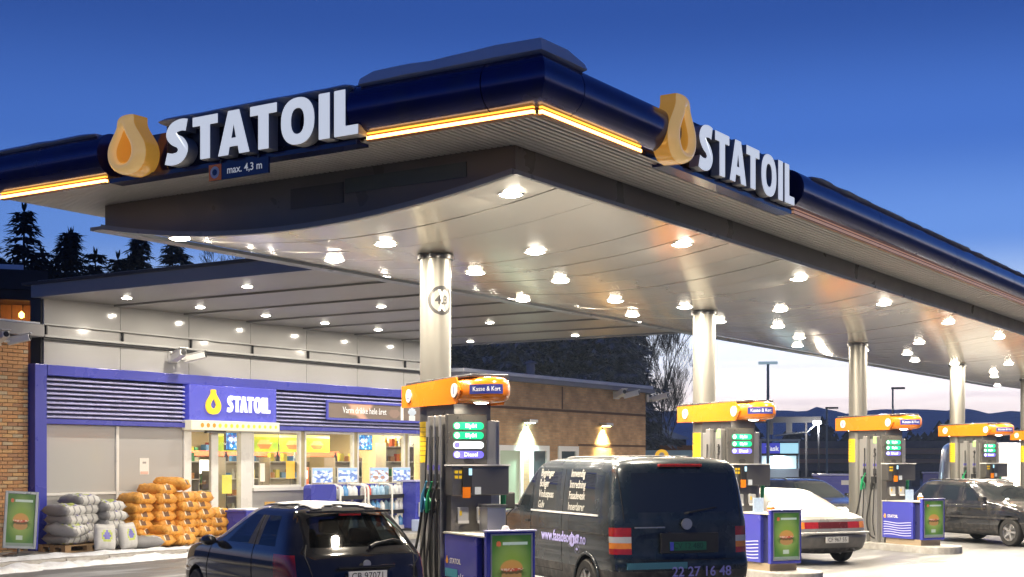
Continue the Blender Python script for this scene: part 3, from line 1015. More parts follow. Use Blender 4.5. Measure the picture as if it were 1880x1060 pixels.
# shop windows
wins = [(24.50, 26.22), (26.36, 28.28), (28.42, 30.46), (30.60, 32.76)]
for a, b2 in wins:
    w = empty('window', (0, 0, 0)); w.parent = sh
    mb = MB(); rect_frame(mb, a, b2, 1.28, 2.66, YF - .08, YF + .02, .055, SM); mb.obj('frame', FRAMEW, w)
    sub(w, 'pane', GLS, a + .056, b2 - .056, YF - .03, YF - .022, 1.336, 2.604)
MULL = pbr('ochre_mullion', (.45, .38, .22), .4, var=.1)
for a in (26.22, 28.28, 30.46):
    sbox('mullion', MULL, a + .004, a + .136, YF - .06, YF + .05, 1.28, 2.66)
sbox('sill', WHITE, 24.47, 32.79, YF - .16, YF + .02, 1.20, 1.278)
for i, (a, b2) in enumerate(wins):
    sbox('wall_panel', PEARL, a, b2 + .12, YF - .05, YF, .12, 1.195)

# shop sign above the door
ss = empty('shop_sign', (22.25, YF - .30, 2.84), 0, 'blue sign with yellow drop above the shop door', 'sign')
mb = MB(); mb.box(0, 2.84, 0, .22, 0, .80); mb.obj('sign_box', pbr('sign_blue', (.075, .085, .55), .3, var=.05, scale=2, emit=(.08, .09, .6), estr=.25), ss, None, .01)
word('w', ss, T(1.17, -.002, .21), .37, .035, 1.42, glow('sign_white', (1, 1, 1), .75), .11, .004)
YDROP = glow('drop_yellow', (1.0, .62, .02), .75)
mb = MB()
o = [(x * .46, z * .56) for x, z in drop_outline()]; ii = [(x * .42 * .46, .13 + z * .24) for x, z in drop_outline(64, True)]
solid(mb, o, .04, ii); mb.obj('drop_emblem', YDROP, ss, 40, 0, T(.72, -.002, .14))
# cream strip with a row of dots under it
cs = MB(); cs.box(-.03, 2.84, -.10, .20, -.225, -.006); st_ = cs.obj('cream_strip', glow('cream_lit', (.95, .84, .62), .30), ss, None, .008)
ORD_ = glow('dot_orange', (.95, .25, .02), .4); YLD_ = glow('dot_yellow', (.80, .72, .04), .45)
for k in range(14):
    mb = MB(); xx = .30 + k * .185; mb.cyl((xx, -.101, -.115), (xx, -.106, -.115), .052 - .001 * k, n=14)
    mb.obj('dot', ORD_ if k < 3 else YLD_, st_)

# picture banner on the louvres
bn = empty('picture_banner', (26.97, YF - .285, 2.96), 0, 'wide picture banner with white lettering fixed on the blue louvres', 'banner')
mb = MB(); rect_frame(mb, 0, 4.0, 0, .50, 0, .05, .055); mb.obj('frame', pbr('banner_blue', (.09, .10, .55), .35, var=.05), bn)
def banner_pic(u, v):
    n_ = noise.noise((u * 6, v * 2, 0)) * .5 + .5
    base = (.16 + .06 * n_, .125 + .04 * n_, .10 + .03 * n_)
    hand = max(0, 1 - ((u - .22 - .16 * v) / .11) ** 2 - ((v - .75) / .45) ** 2 * .6)
    hand2 = max(0, 1 - ((u - .36 + .12 * v) / .06) ** 2)
    a = min(1, hand * 2.0 + hand2 * .9)
    c = [base[i] * (1 - a) + (.72, .40, .28)[i] * a for i in range(3)]
    if .775 < u < .805: c = [.85, .83, .75]
    d = ((u - .90) / .045) ** 2 + ((v - .62) / .3) ** 2
    if d < 1: c = [.35 + .3 * v, .42 + .3 * v, .5 + .3 * v]
    if abs(u - .90) < .04 and v < .38: c = [.75, .74, .70]
    g2 = ((u - .70) / .06) ** 2 + ((v - .45) / .3) ** 2
    if g2 < 1: c = [.28, .19, .15]
    return c
print_sheet('picture', 3.88, .38, 96, 14, banner_pic, bn, T(.06, .02, .06), .30)
text_obj('lettering', 'Varm drikke hele året', .235, glow('text_white2', (1, .98, .95), .5), bn, T(1.52, .014, .26), .001, .0, squeeze=.86)

# ------------------------------------------------------------------ inside the shop
inn = empty('shop_interior', (18.5, YF + .4, 0), 0, 'bright room seen through the shop door and windows', 'room')
IM = T(-18.5, -YF - .4, 0)
def ibox(name, m, x0, x1, y0, y1, z0, z1, parent=inn):
    mb = MB(); mb.box(x0, x1, y0, y1, z0, z1, IM); return mb.obj(name, m, parent)
IW = pbr('interior_wall', (.52, .44, .26), .6, var=.1, scale=1)
ibox('back_wall', IW, 18.5, 33, 29.0, 29.2, 1.9, 3.2)
ibox('back_wall_dark', pbr('interior_dark', (.16, .13, .09), .5, var=.3, scale=2), 18.5, 33, 29.0, 29.2, .1, 1.899)
ibox('side_wall', IW, 18.3, 18.5, YF + .2, 29, .1, 3.2)
ibox('side_wall', IW, 33.0, 33.2, YF + .2, 29, .1, 3.2)
ibox('ceiling', WHITE, 18.5, 33, YF + .32, 29, 3.05, 3.2)
ibox('floor', pbr('shop_floor', (.5, .47, .42), .3, var=.1), 18.5, 33, YF + .06, 29, .06, .13)
ibox('partition', IW, 18.5, 22.2, YF + .25, YF + .32, .13, 3.0)
CL = glow('ceiling_light', (1, .90, .68), 5)
for i, x in enumerate((23.2, 25.4, 27.6, 29.8, 32.0)):
    c_ = empty('ceiling_panel_light', (x, 25.6, 3.04), 0, 'bright square ceiling light inside the shop, %s along from the door' % ORD[i], 'ceiling light', 'square lights inside the shop')
    mb = MB(); mb.box(-.55, .55, -.6, .6, -.03, -.002); mb.obj('diffuser', CL, c_)
    mb = MB(); rect_frame(mb, -.60, .60, -.65, .65, -.035, -.001, .045, RX(R(90))); 
    lamp('ceiling_panel_bulb', 'AREA', (0, 0, -.06), 185, (1, .86, .58), c_, 1.0)

# red canopy over the serving counter
ct = empty('serving_counter', (25.1, 26.6, .13), 0, 'serving counter under a red framed canopy inside the shop', 'counter')
REDF = pbr('red_frame', (.62, .12, .06), .4, var=.1)
mb = MB(); mb.box(-.3, 6.4, -.05, .1, 1.92, 2.06); mb.obj('top_beam', REDF, ct)
for x in (-.3, 6.25):
    mb = MB(); mb.box(x, x + .15, -.05, .1, 0, 1.918); mb.obj('post', REDF, ct)
mb = MB(); mb.box(.1, 6.0, -.3, .5, 0, .98); mb.obj('counter', pbr('counter_front', (.30, .24, .16), .5, var=.2), ct)
mb = MB(); mb.box(.05, 6.05, -.36, .56, .985, 1.03); mb.obj('counter_top', STEEL, ct)
for k in range(5):
    mb = MB(); mb.box(.62 + k * 1.1, 1.25 + k * 1.1, .9, .93, 1.45, 1.82)
    mb.obj('menu_board', glow('menu_%d' % (k % 3), [(1, .95, .72), (.95, .98, 1), (1, .85, .5)][k % 3], 1.1), ct)
BASE_PRODUCT = [(.75, .10, .05), (.85, .55, .05), (.10, .30, .65), (.08, .42, .15), (.85, .83, .75), (.55, .25, .08), (.9, .75, .1), (.05, .05, .07)]
PM = [pbr('pack_%d' % i, c, .4, var=.15, scale=9) for i, c in enumerate(BASE_PRODUCT)]
# shelves with packs
boxm = [None] * 8
def pack_mesh(i):
    if boxm[i] is None:
        mb = MB()
        if i % 3 == 0: mb.box(-.07, .07, -.05, .05, 0, .21)
        elif i % 3 == 1: mb.lathe([(.05, 0), (.052, .13), (.025, .18), (.022, .24), (.0, .241)], 10)
        else: mb.box(-.09, .09, -.05, .05, 0, .14)
        boxm[i] = mb.mesh('pack', PM[i], 40)
    return boxm[i]
rnd = random.Random(5)
CN = ['red', 'amber', 'blue', 'green', 'cream', 'brown', 'yellow', 'black']
SHELFS = [(22.75, 25.6, 1.1, 'of snacks behind the glass door', 4), (23.75, 24.9, .75, 'of sweets behind the door', 4), (25.2, 24.5, 1.15, 'under the window next to the door', 4),
          (26.9, 24.6, 1.2, 'under the second shop window', 4), (31.4, 24.4, 1.25, 'at the far end of the windows', 5), (29.5, 24.7, 1.1, 'under the third shop window', 4)]
for si, (x, y, wd, how, nl) in enumerate(SHELFS):
    s_ = empty('display_shelf', (x, y, .13), 0, 'stocked display shelf %s' % how, 'shelf', 'display shelves inside the shop')
    mb = MB(); mb.box(-wd / 2, wd / 2, .16, .2, 0, nl * .42 + .2); mb.obj('back_panel', pbr('shelf_back', (.55, .5, .42), .5), s_)
    for sx_ in (-wd / 2 - .02, wd / 2):
        mb = MB(); mb.box(sx_, sx_ + .02, -.18, .2, 0, nl * .42 + .2); mb.obj('side', ALU, s_)
    for l_i in range(nl + 1):
        z = .1 + l_i * .42
        mb = MB(); mb.box(-wd / 2, wd / 2, -.18, .159, z - .025, z); mb.obj('shelf_board', WHITE, s_)
        xx = -wd / 2 + .1; kx = -1
        while xx < wd / 2 - .08:
            pi = rnd.randrange(8); kx += 1
            q = link('product', pack_mesh(pi), None, 0, T(x + xx, y - .1 + rnd.uniform(-.02, .02), .13 + z + .001))
            tag(q, '%s pack, %s along the %s board, shelf %s' % (CN[pi], ORD[kx], ORD[l_i], how), 'packaged goods', 'packs on the shop shelves')
            xx += .21 + rnd.uniform(-.01, .03)
# hanging posters and screens
def poster_green(u, v):
    n_ = noise.noise((u * 4, v * 3, 2)) * .5 + .5
    c = (.30 + .3 * n_, .52 + .15 * n_, .06)
    d = ((u - .5) / .25) ** 2 + ((v - .42) / .28) ** 2
    if d < 1: c = (.75, .25, .08) if v < .45 else (.80, .58, .2)
    if v > .85: c = (.9, .85, .3)
    return c
for i, x in enumerate((25.75, 27.0, 28.2, 29.3)):
    p = empty('hanging_poster', (x - .5, 25.2 + .1 * i, 2.16), 0, 'green food poster hanging in the shop, %s from the door' % ORD[i], 'poster', 'green posters hanging in the shop')
    print_sheet('print', 1.05, .46, 24, 12, poster_green, p, T(0, 0, 0), .8)
    mb = MB(); mb.box(-.01, 1.06, -.012, .012, .462, .482); mb.obj('rail', ALU, p)
def screen_pic(u, v):
    n_ = noise.noise((u * 5, v * 4, 7))
    return (.75, .9, 1) if n_ > .15 else ((.03, .30, .75) if n_ > -.2 else (.02, .12, .40))
for i, (x, y, z) in enumerate(((22.62, 24.9, 2.18), (24.72, 24.4, 2.2), (30.9, 25.3, 2.25), (32.1, 25.0, 2.1))):
    p = empty('wall_screen', (x, y, z), 0, 'lit blue screen %s' % ['above the snack shelf behind the door', 'hung next to the green posters', 'near the end of the red counter canopy', 'above the bottles at the far window'][i], 'screen', 'lit screens in the shop')
    mb = MB(); mb.box(-.02, .60, .006, .06, -.02, .42); mb.obj('casing', BLACK, p)
    print_sheet('picture', .58, .40, 18, 12, screen_pic, p, T(0, 0, 0), 1.2)
# sale cards in the window
for i, (x, z, c) in enumerate(((25.05, 1.42, (1, .9, .75)), (26.05, 1.48, (1, .55, .08)), (23.85, 1.15, (1, .8, .15)))):
    p = empty('sale_card', (x, YF + .12, z), 0, '%s sale card standing behind the glass' % ['narrow white', 'bright orange', 'yellow'][i], 'card', 'cards behind the shop glass')
    mb = MB(); mb.box(-.16 if i else -.08, .16 if i else .08, -.004, .004, 0, .44); mb.obj('card', glow('card_%d' % i, c, .5), p)
    mb = MB(); mb.cyl((0, .012, -1.3 + (1.42 - z)), (0, .012, .3), .01, n=8); mb.obj('stand', ALUD, p)

# machines and a back row of shelves behind the counter
for i, (x, w, h, m, lb) in enumerate(((25.5, .5, .62, BLACK, 'black coffee machine'), (26.4, .42, .5, STEEL, 'steel warming cabinet'), (27.5, .55, .66, BLACK, 'black slush machine'), (28.6, .36, .44, pbr('till_grey', (.25, .26, .28), .4), 'grey till'), (29.7, .5, .58, pbr('oven_red', (.45, .08, .04), .4), 'red hot dog oven'), (30.6, .4, .5, STEEL, 'steel drinks tap'))):
    e = empty('counter_machine', (x, 26.55, 1.161), 0, '%s standing on the serving counter' % lb, 'machine', 'machines on the serving counter')
    mb = MB(); mb.box(-w / 2, w / 2, -.2, .2, 0, h); mb.obj('casing', m, e, None, .02)
    mb = MB(); mb.box(-w * .38, w * .38, -.212, -.201, h * .45, h * .85); mb.obj('front_panel', glow('machine_panel_%d' % (i % 2), [(.9, .8, .5), (.4, .7, 1)][i % 2], .5), e)
    mb = MB(); mb.box(-w * .4, w * .4, -.26, -.201, .02, .05); mb.obj('drip_tray', ALUD, e)
for si in range(4):
    x = 25.4 + si * 1.75
    s_ = empty('wall_shelf', (x, 28.7, .13), 0, 'tall stocked wall shelf behind the counter, %s from the door' % ORD[si], 'shelf', 'wall shelves behind the counter')
    for l_i in range(5):
        mb = MB(); mb.box(-.8, .8, -.18, .25, .3 + l_i * .42, .325 + l_i * .42); mb.obj('shelf_board', pbr('shelf_wood', (.35, .25, .13), .5), s_)
        st2 = MB(); xx = -.72
        for k in range(9):
            hh = rnd.uniform(.14, .34); st2.cur = rnd.randrange(8); st2.box(xx, xx + .13, -.1, .1, .326 + l_i * .42, .326 + l_i * .42 + hh); xx += .165
        tag(st2.obj('packs', PM, s_), kind='stuff')

# ------------------------------------------------------------------ brick building
def brick_material():
    m = bpy.data.materials.new('brick_courses'); m.use_nodes = True
    n, l = m.node_tree.nodes, m.node_tree.links
    p = n['Principled BSDF']
    tc = n.new('ShaderNodeTexCoord')
    sp_ = n.new('ShaderNodeSeparateXYZ'); l.new(tc.outputs['Object'], sp_.inputs[0])
    cb = n.new('ShaderNodeCombineXYZ'); l.new(sp_.outputs[0], cb.inputs[0]); l.new(sp_.outputs[2], cb.inputs[1])
    b = n.new('ShaderNodeTexBrick')
    b.inputs['Scale'].default_value = 1.0
    b.inputs['Brick Width'].default_value = .25; b.inputs['Row Height'].default_value = .077
    b.inputs['Mortar Size'].default_value = .007; b.inputs['Mortar Smooth'].default_value = .2
    b.inputs['Color1'].default_value = (.58, .35, .18, 1); b.inputs['Color2'].default_value = (.45, .265, .135, 1)
    b.inputs['Mortar'].default_value = (.42, .33, .22, 1)
    l.new(cb.outputs[0], b.inputs['Vector'])
    nz_ = n.new('ShaderNodeTexNoise'); nz_.inputs['Scale'].default_value = 2.0; nz_.inputs['Detail'].default_value = 8
    l.new(tc.outputs['Object'], nz_.inputs['Vector'])
    mx = n.new('ShaderNodeMix'); mx.data_type = 'RGBA'; mx.blend_type = 'MULTIPLY'
    mx.inputs[0].default_value = .7
    cr = n.new('ShaderNodeMapRange'); cr.inputs[1].default_value = .3; cr.inputs[2].default_value = .7; cr.inputs[3].default_value = .55; cr.inputs[4].default_value = 1.25
    l.new(nz_.outputs[0], cr.inputs[0])
    l.new(b.outputs['Color'], mx.inputs[6]); l.new(cr.outputs[0], mx.inputs[7])
    l.new(mx.outputs[2], p.inputs['Base Color'])
    p.inputs['Roughness'].default_value = .85
    bp = n.new('ShaderNodeBump'); bp.inputs['Strength'].default_value = .6; bp.inputs['Distance'].default_value = .01; bp.invert = True
    l.new(b.outputs['Fac'], bp.inputs['Height']); l.new(bp.outputs[0], p.inputs['Normal'])
    return m
BRICKM = brick_material()
bb = empty('brick_building', (33.1, YF, 0), 0, 'low brown brick building with snowy roof edge beyond the shop', 'building')
BM_ = T(-33.1, -YF, 0)
def bbox(name, m, x0, x1, y0, y1, z0, z1, bevel=0, parent=None, M=BM_):
    mb = MB(); mb.box(x0, x1, y0, y1, z0, z1, M); return mb.obj(name, m, parent or bb, None, bevel)
op = [(35.05, 36.55, 2.42), (36.95, 38.10, 2.42), (38.65, 39.95, 2.42)]
x = 33.11
wm = MB()
for a, b2, zt in op:
    wm.box(x, a, YF, YF + .25, 0, 4.36, BM_); wm.box(a, b2, YF, YF + .25, zt, 4.36, BM_); x = b2
wm.box(x, 44.75, YF, YF + .25, 0, 4.36, BM_)
wm.box(44.50, 44.75, YF + .251, YF + 9, 0, 4.36, BM_)
wall = wm.obj('wall', BRICKM, bb)
DBR = pbr('dark_brick_course', (.10, .05, .028), .85, var=.25, scale=6)
bbox('brick_course', DBR, 33.12, 44.76, YF - .012, YF - .001, 3.52, 3.60, 0, wall)
bbox('brick_course', DBR, 39.97, 44.76, YF - .012, YF - .001, 2.42, 2.49, 0, wall)
bbox('brick_pier', DBR, 38.9, 38.96, YF - .014, YF - .001, 3.61, 4.34, 0, wall)
EAV = pbr('eaves_grey', (.22, .22, .26), .5, var=.1)
bbox('eaves', EAV, 33.0, 45.0, YF - .25, YF + 9.2, 4.365, 4.50)
bbox('roof_snow', SNOWC, 33.05, 44.95, YF - .22, YF + 9.1, 4.502, 4.62, .03)
ch = MB(); ch.cyl((38.9, YF + 1.2, 4.62), (38.9, YF + 1.2, 5.15), .14, n=16, M=BM_); ch.lathe([(.0, 5.26), (.22, 5.16), (.22, 5.13), (.0, 5.13)], 16, BM_ @ T(38.9, YF + 1.2, 0)); ch.obj('roof_vent', EAV, bb, 40)
for i, (a, b2, zt) in enumerate(op):
    w = empty('window', (0, 0, 0)); w.parent = bb
    mb = MB(); rect_frame(mb, a + .01, b2 - .01, .9 if i else .1, zt - .01, YF - .04, YF + .1, .17, BM_); mb.obj('frame', WHITE, w)
    bbox('pane', [glow('office_pane', (.35, .42, .30), .22), pbr('dark_pane', (.06, .08, .09), .1), pbr('dark_pane', (.06, .08, .09), .1)][i], a + .18, b2 - .18, YF + .02, YF + .03, 1.07 if i else .27, zt - .18, 0, w)
    if i:
        bbox('wall_infill', BRICKM, a, b2, YF + .002, YF + .24, 0, .89, 0, wall)
    else:
        for k in range(5):
            bbox('curtain', glow('curtain_%d' % (k % 3), [(.42, .40, .15), (.2, .42, .30), (.32, .30, .22)][k % 3], .2), a + .2 + k * .21, a + .36 + k * .21, YF + .05, YF + .06, .3, zt - .2, 0, w)
# two wall lamps
for i, (x, c, pw) in enumerate(((36.75, (.66, 1.0, .92), 42), (41.60, (1.0, .80, .34), 42))):
    wlmp = empty('wall_lamp', (x, YF, 3.06), 0, ['cool white wall lamp lit above the brick wall windows', 'warm yellow wall lamp lit on the bare brick wall'][i], 'wall lamp', 'lamps on the brick wall')
    mb = MB(); mb.box(-.24, .24, -.30, -.02, .05, .16); mb.obj('housing', ALU, wlmp, None, .02)
    mb = MB(); mb.box(-.04, .04, -.03, -.001, -.05, .10); mb.obj('bracket', ALUD, wlmp)
    mb = MB(); mb.box(-.16, .16, -.24, -.06, .035, .048); mb.obj('lens', glow('wall_lens_%d' % i, c, 30), wlmp)
    lamp('wall_lamp_bulb', 'SPOT', (0, -.17, .02), pw * 44, c, wlmp, .06, R(100), 1.0, (R(16), 0, 0))

# left wing: every brick laid
lw = empty('brick_wing', (18.14, YF, 0), 0, 'orange brick wall end standing next to the blue shop post', 'wall')
LW = T(-18.14, -YF, 0)
mb = MB(); mb.box(14.0, 18.13, YF + .02, YF + .30, 0, 4.40, LW)
core = mb.obj('wall', pbr('mortar', (.33, .27, .20), .9, var=.2, scale=8), lw)
rb = random.Random(11)
bcols = [(.46, .25, .12), (.52, .28, .13), (.44, .24, .12), (.46, .31, .18), (.38, .21, .12), (.56, .34, .16), (.46, .36, .24)]
bms = []
for i, c in enumerate(bcols):
    mb = MB(); mb.box(-.117, .117, -.05, .05, -.032, .032)
    bms.append(mb.mesh('brick', pbr('brick_%d' % i, c, .85, var=.25, scale=14, bump=.5, bscale=70)))
half = []
for i, c in enumerate(bcols):
    mb = MB(); mb.box(-.055, .055, -.05, .05, -.032, .032)
    half.append(mb.mesh('brick', MATS['brick_%d' % i]))
rest = MB()
cnt = 0
for r in range(57):
    z = .04 + r * .0765
    x = 18.13
    k = 0
    if r % 2: 
        link('brick', half[rb.randrange(7)], core, 0, LW @ T(x - .055, YF + rb.uniform(-.004, .004), z)); x -= .12; cnt += 1
    while x > 16.85:
        M_ = LW @ T(x - .117, YF + rb.uniform(-.005, .005), z)
        if cnt < 298: link('brick', bms[rb.randrange(7)], core, 0, M_); cnt += 1
        else: rest.box(-.117, .117, -.05, .05, -.032, .032, M_)
        x -= .245
if rest.v:
    tag(rest.obj('brick_rest', MATS['brick_1'], core), kind='stuff')
mb = MB(); mb.box(14.0, 18.40, YF - .22, YF + .4, 4.405, 4.66, LW); mb.obj('cornice', pbr('cornice_grey', (.34, .33, .33), .4, var=.08), lw, None, .02)
mb = MB(); mb.box(14.0, 18.35, YF - .14, YF + .4, 4.662, 4.70, LW); mb.obj('cornice_snow', SNOWC, lw)

# wooden house gable behind the wing
hz_ = empty('timber_house', (26.0, 34.2, 0), R(-37), 'dark timber house gable behind the brick wall under the spruces', 'house')
TIM = pbr('timber_boards', (.30, .14, .05), .7, var=.3, scale=5, stretch=(6, 6, 1))
for k in range(22):
    mb = MB(); mb.box(-6.0 + k * .30, -5.715 + k * .30, -.02 - .012 * (k % 2), .2, 0, 6.44); mb.obj('board', TIM, hz_)
mb = MB(); mb.box(-7, .95, -1.3, 4, 6.75, 7.3); mb.obj('roof', pbr('dark_roof', (.04, .03, .03), .8), hz_)
mb = MB(); mb.box(-7, .85, -1.25, -.05, 6.45, 6.74); mb.obj('eaves', pbr('dark_eaves', (.06, .03, .02), .8), hz_)
mb = MB(); mb.box(-5.6, .3, -1.2, 3, 7.302, 7.45); mb.obj('roof_snow', SNOWC, hz_)
mb = MB(); mb.box(-1.6, -.4, -.06, -.035, 4.4, 5.75); mb.obj('window', pbr('dark_window', (.03, .02, .02), .2), hz_)
lamp('house_porch_bulb', 'POINT', (25.75, 33.45, 6.0), 40, (1, .50, .12), None, .08)
pl = empty('porch_lamp', (25.75, 33.45, 6.0), 0, 'small orange porch lamp under the timber house eaves', 'lamp')
mb = MB(); mb.lathe([(0, -.02), (.07, .02), (.08, .12), (.0, .2)], 12); mb.obj('lamp_glass', glow('porch_glass', (1, .5, .12), 8), pl)

# ------------------------------------------------------------------ security cameras
def cctv(x, y, z, rz, label, n=2, s=1.0):
    c = empty('security_camera', (x, y, z), rz, label, 'camera', 'security cameras on the walls')
    c.scale = (s, s, s)
    mb = MB(); mb.box(-.09, .09, -.06, 0, -.09, .09); mb.cyl((0, -.06, 0), (0, -.2, -.02), .025, n=10); mb.obj('bracket', WHITE, c, 40)
    for k in range(n):
        dx = (-.16, .16)[k] if n == 2 else 0
        a = (-.5, .45)[k] if n == 2 else -.3
        M_ = T(dx, -.2, -.02) @ RZ(a) @ RX(R(-14))
        h_ = MB(); h_.box(-.06, .06, -.30, .06, -.05, .06); hs_ = h_.obj('camera_body', WHITE, c, None, .015, M_)
        h_ = MB(); h_.cyl((0, -.301, 0), (0, -.315, 0), .045, n=14); h_.obj('lens', BLACK, hs_, 40)
        h_ = MB(); h_.box(-.075, .075, -.34, .07, .0615, .072); h_.obj('sun_hood', WHITE, hs_)
    mb = MB(); mb.tube([(-.16, -.2, -.01), (0, -.2, -.03), (.16, -.2, -.01)], .02, 8); mb.obj('arm', WHITE, c, 40)
cctv(21.95, YF - .06, 4.22, R(10), 'white twin security camera on the panels above the shop sign', s=1.35)
cctv(17.35, YF - .05, 4.28, R(15), 'white security camera high on the orange brick wall end', s=1.2)
cctv(42.45, YF - .02, 4.20, R(-5), 'twin security cameras below the snowy eaves of the brick building', s=1.5)
cctv(44.75, YF - .02, 4.18, R(40), 'twin security cameras on the far corner of the brick building', s=1.5)

# ------------------------------------------------------------------ goods stacked along the shop front
def bag_mesh(name, lx, ly, lz, seed, mats, region, bx=3.4, wr=.2):
    """A filled sack lying flat: pillow with seams and wrinkles. region(u, v) gives the material index on the printed face."""
    n, m_ = 16, 12
    vs, fs, mi = [], [], []
    for side in (1, -1):
        for j in range(m_ + 1):
            for i in range(n + 1):
                u, v = i / n * 2 - 1, j / m_ * 2 - 1
                t = max(0, (1 - abs(u) ** bx)) ** .5 * max(0, (1 - abs(v) ** bx)) ** .5
                w = wr * noise.noise((u * 3.1 + seed, v * 3.1, side)) + .08 * noise.noise((u * 8 + seed, v * 8, side * 2))
                pin = 1 - .07 * (1 - abs(u)) * abs(v) ** 2 
                vs.append((u * lx / 2 * (1 - .06 * v * v), v * ly / 2 * (1 - .05 * u * u) * pin, lz * .5 + side * lz * .5 * t * (1 + w) * (1 if side > 0 else .94)))
    K = (n + 1) * (m_ + 1)
    for s_ in (0, 1):
        for j in range(m_):
            for i in range(n):
                a = s_ * K + j * (n + 1) + i
                q = (a, a + 1, a + n + 2, a + n + 1)
                fs.append(q if s_ == 0 else tuple(reversed(q)))
                mi.append(region((i + .5) / n, (j + .5) / m_, s_))
    me = bpy.data.meshes.new(name); me.from_pydata(vs, [], fs)
    for m in mats: me.materials.append(m)
    me.polygons.foreach_set('material_index', mi)
    bm = bmesh.new(); bm.from_mesh(me); bmesh.ops.remove_doubles(bm, verts=bm.verts, dist=.0005); bmesh.ops.recalc_face_normals(bm, faces=bm.faces); bm.to_mesh(me); bm.free()
    for p in me.polygons: p.use_smooth = True
    return me
GB = pbr('sack_grey', (.25, .25, .26), .42, var=.12, scale=8, bump=.3, bscale=30)
GW = pbr('sack_white', (.55, .55, .54), .4, var=.06); GG = pbr('sack_green', (.42, .50, .10), .4, var=.15); GP = pbr('sack_violet', (.13, .12, .45), .4, var=.1)
OB = pbr('sack_orange', (.74, .36, .06), .5, var=.35, scale=8, bump=1.0, bscale=16, dirt=(.42, .15, .02), dirt_amt=.8)
OW = pbr('sack_label', (.75, .66, .5), .4, var=.3, scale=20); OD = pbr('sack_mark', (.16, .08, .04), .5, var=.2)
def reg_grey(u, v, s_):
    # label wraps the near end (v small)
    if v < .36 and .12 < u < .88:
        q_ = noise.noise((u * 7, v * 9, 3)); return 1 if q_ > -.05 else (3 if q_ < -.3 else (2 if v > .2 else 0))
    if v < .52 and s_ == 0 and .2 < u < .8: return 2 if (int(u * 16) % 3) else 1
    return 0
def reg_or(u, v, s_):
    if v < .16 and .34 < u < .66 and s_ == 0: return 2 if noise.noise((u * 12, v * 12, 0)) > .05 else (1 if noise.noise((u * 9, v * 14, 5)) > .1 else 0)
    return 0
def reg_up(u, v, s_):
    d = ((u - .5) / .26) ** 2 + ((v - .55) / .24) ** 2
    return 3 if d < .45 else (2 if d < 1 else (1 if v > .8 else 0))
gmesh = [bag_mesh('grey_bag', .62, .74, .26, 3.1 * k, [GB, GW, GG, GP], reg_grey, 3.8, .3) for k in range(4)]
umesh = [bag_mesh('grey_bag', .46, .56, .22, 9.1 + k, [pbr('sack_pale', (.50, .50, .50), .42, var=.1), GW, GG, GP], reg_up) for k in range(2)]
omesh = [bag_mesh('orange_bag', .55, .74, .235, 5.3 * k + 1, [OB, OW, OD], reg_or, 7.5, .42) for k in range(5)]
rs_ = random.Random(3)
def bag(me, x, y, z, rz, label, cat, group, tilt=None):
    o = link(me.name.split('.')[0], me)
    o.location = (x, y, z); o.rotation_euler = tilt if tilt else (rs_.uniform(-.03, .03), rs_.uniform(-.04, .04), rz + rs_.uniform(-.16, .16))
    tag(o, label, cat, group)
    return o
def pallet(x, y, label, lx=1.2, ly=.8):
    p = empty('wooden_pallet', (x, y, .118), 0, label, 'pallet', 'pallets by the shop wall')
    for k in range(5):
        mb = MB(); mb.box(-lx / 2, lx / 2, -ly / 2 + k * (ly - .12) / 4, -ly / 2 + k * (ly - .12) / 4 + .12, .118, .14); mb.obj('plank', WOOD, p)
    for k in range(3):
        for q in range(3):
            mb = MB(); mb.box(-lx / 2 + k * (lx - .14) / 2, -lx / 2 + k * (lx - .14) / 2 + .14, -ly / 2 + q * (ly - .12) / 2, -ly / 2 + q * (ly - .12) / 2 + .12, .022, .094); mb.obj('block', WOOD, p)
        mb = MB(); mb.box(-lx / 2 + k * (lx - .14) / 2, -lx / 2 + k * (lx - .14) / 2 + .14, -ly / 2, ly / 2, .0955, .1165); mb.obj('plank', WOOD, p)
    for q in range(3):
        mb = MB(); mb.box(-lx / 2, lx / 2, -ly / 2 + q * (ly - .12) / 2, -ly / 2 + q * (ly - .12) / 2 + .12, 0, .021); mb.obj('plank', WOOD, p)
pallet(18.72, 22.62, 'wooden pallet under the grey bags'); pallet(20.78, 22.62, 'wooden pallet under the tall orange bags', 1.3); pallet(22.10, 22.62, 'wooden pallet under the orange bags nearest the door', 1.1)
ZB = .118 + .142
stacks = [(18.36, 22.50, 4, 'outer stack on the pallet'), (18.86, 22.72, 5, 'back stack on the pallet'), (19.42, 22.55, 5, 'stack beside the orange bags')]
for x, y, n, how in stacks:
    for k in range(n):
        z = ZB + k * .182 - (.13 if x > 19.3 else 0)
        bag(gmesh[(k + int(x * 10)) % 4], x + rs_.uniform(-.03, .03), y + rs_.uniform(-.03, .03), z, 0, 'grey filled bag, %s from the bottom in the %s' % (ORD[k], how), 'bag', 'grey bags by the shop wall')
bag(gmesh[1], 18.28, 22.36, ZB + 4 * .182 - .55, .3, 'grey filled bag slumped against the outer stack', 'bag', 'grey bags by the shop wall', (R(8), R(-6), .35))
for i, (x, y) in enumerate(((18.74, 21.88), (19.30, 21.90))):
    bag(umesh[i], x, y, .39, 0, 'grey bag standing upright with green print, %s' % ['in front of the pallet', 'beside the bag lying on its side'][i], 'bag', 'grey bags by the shop wall', (R(82), R(3 - 6 * i), R(-14 + 20 * i)))
bag(gmesh[3], 19.92, 21.98, .122, .9, 'grey bag lying alone on the snowy pavement', 'bag', 'grey bags by the shop wall', (0, 0, 1.1))
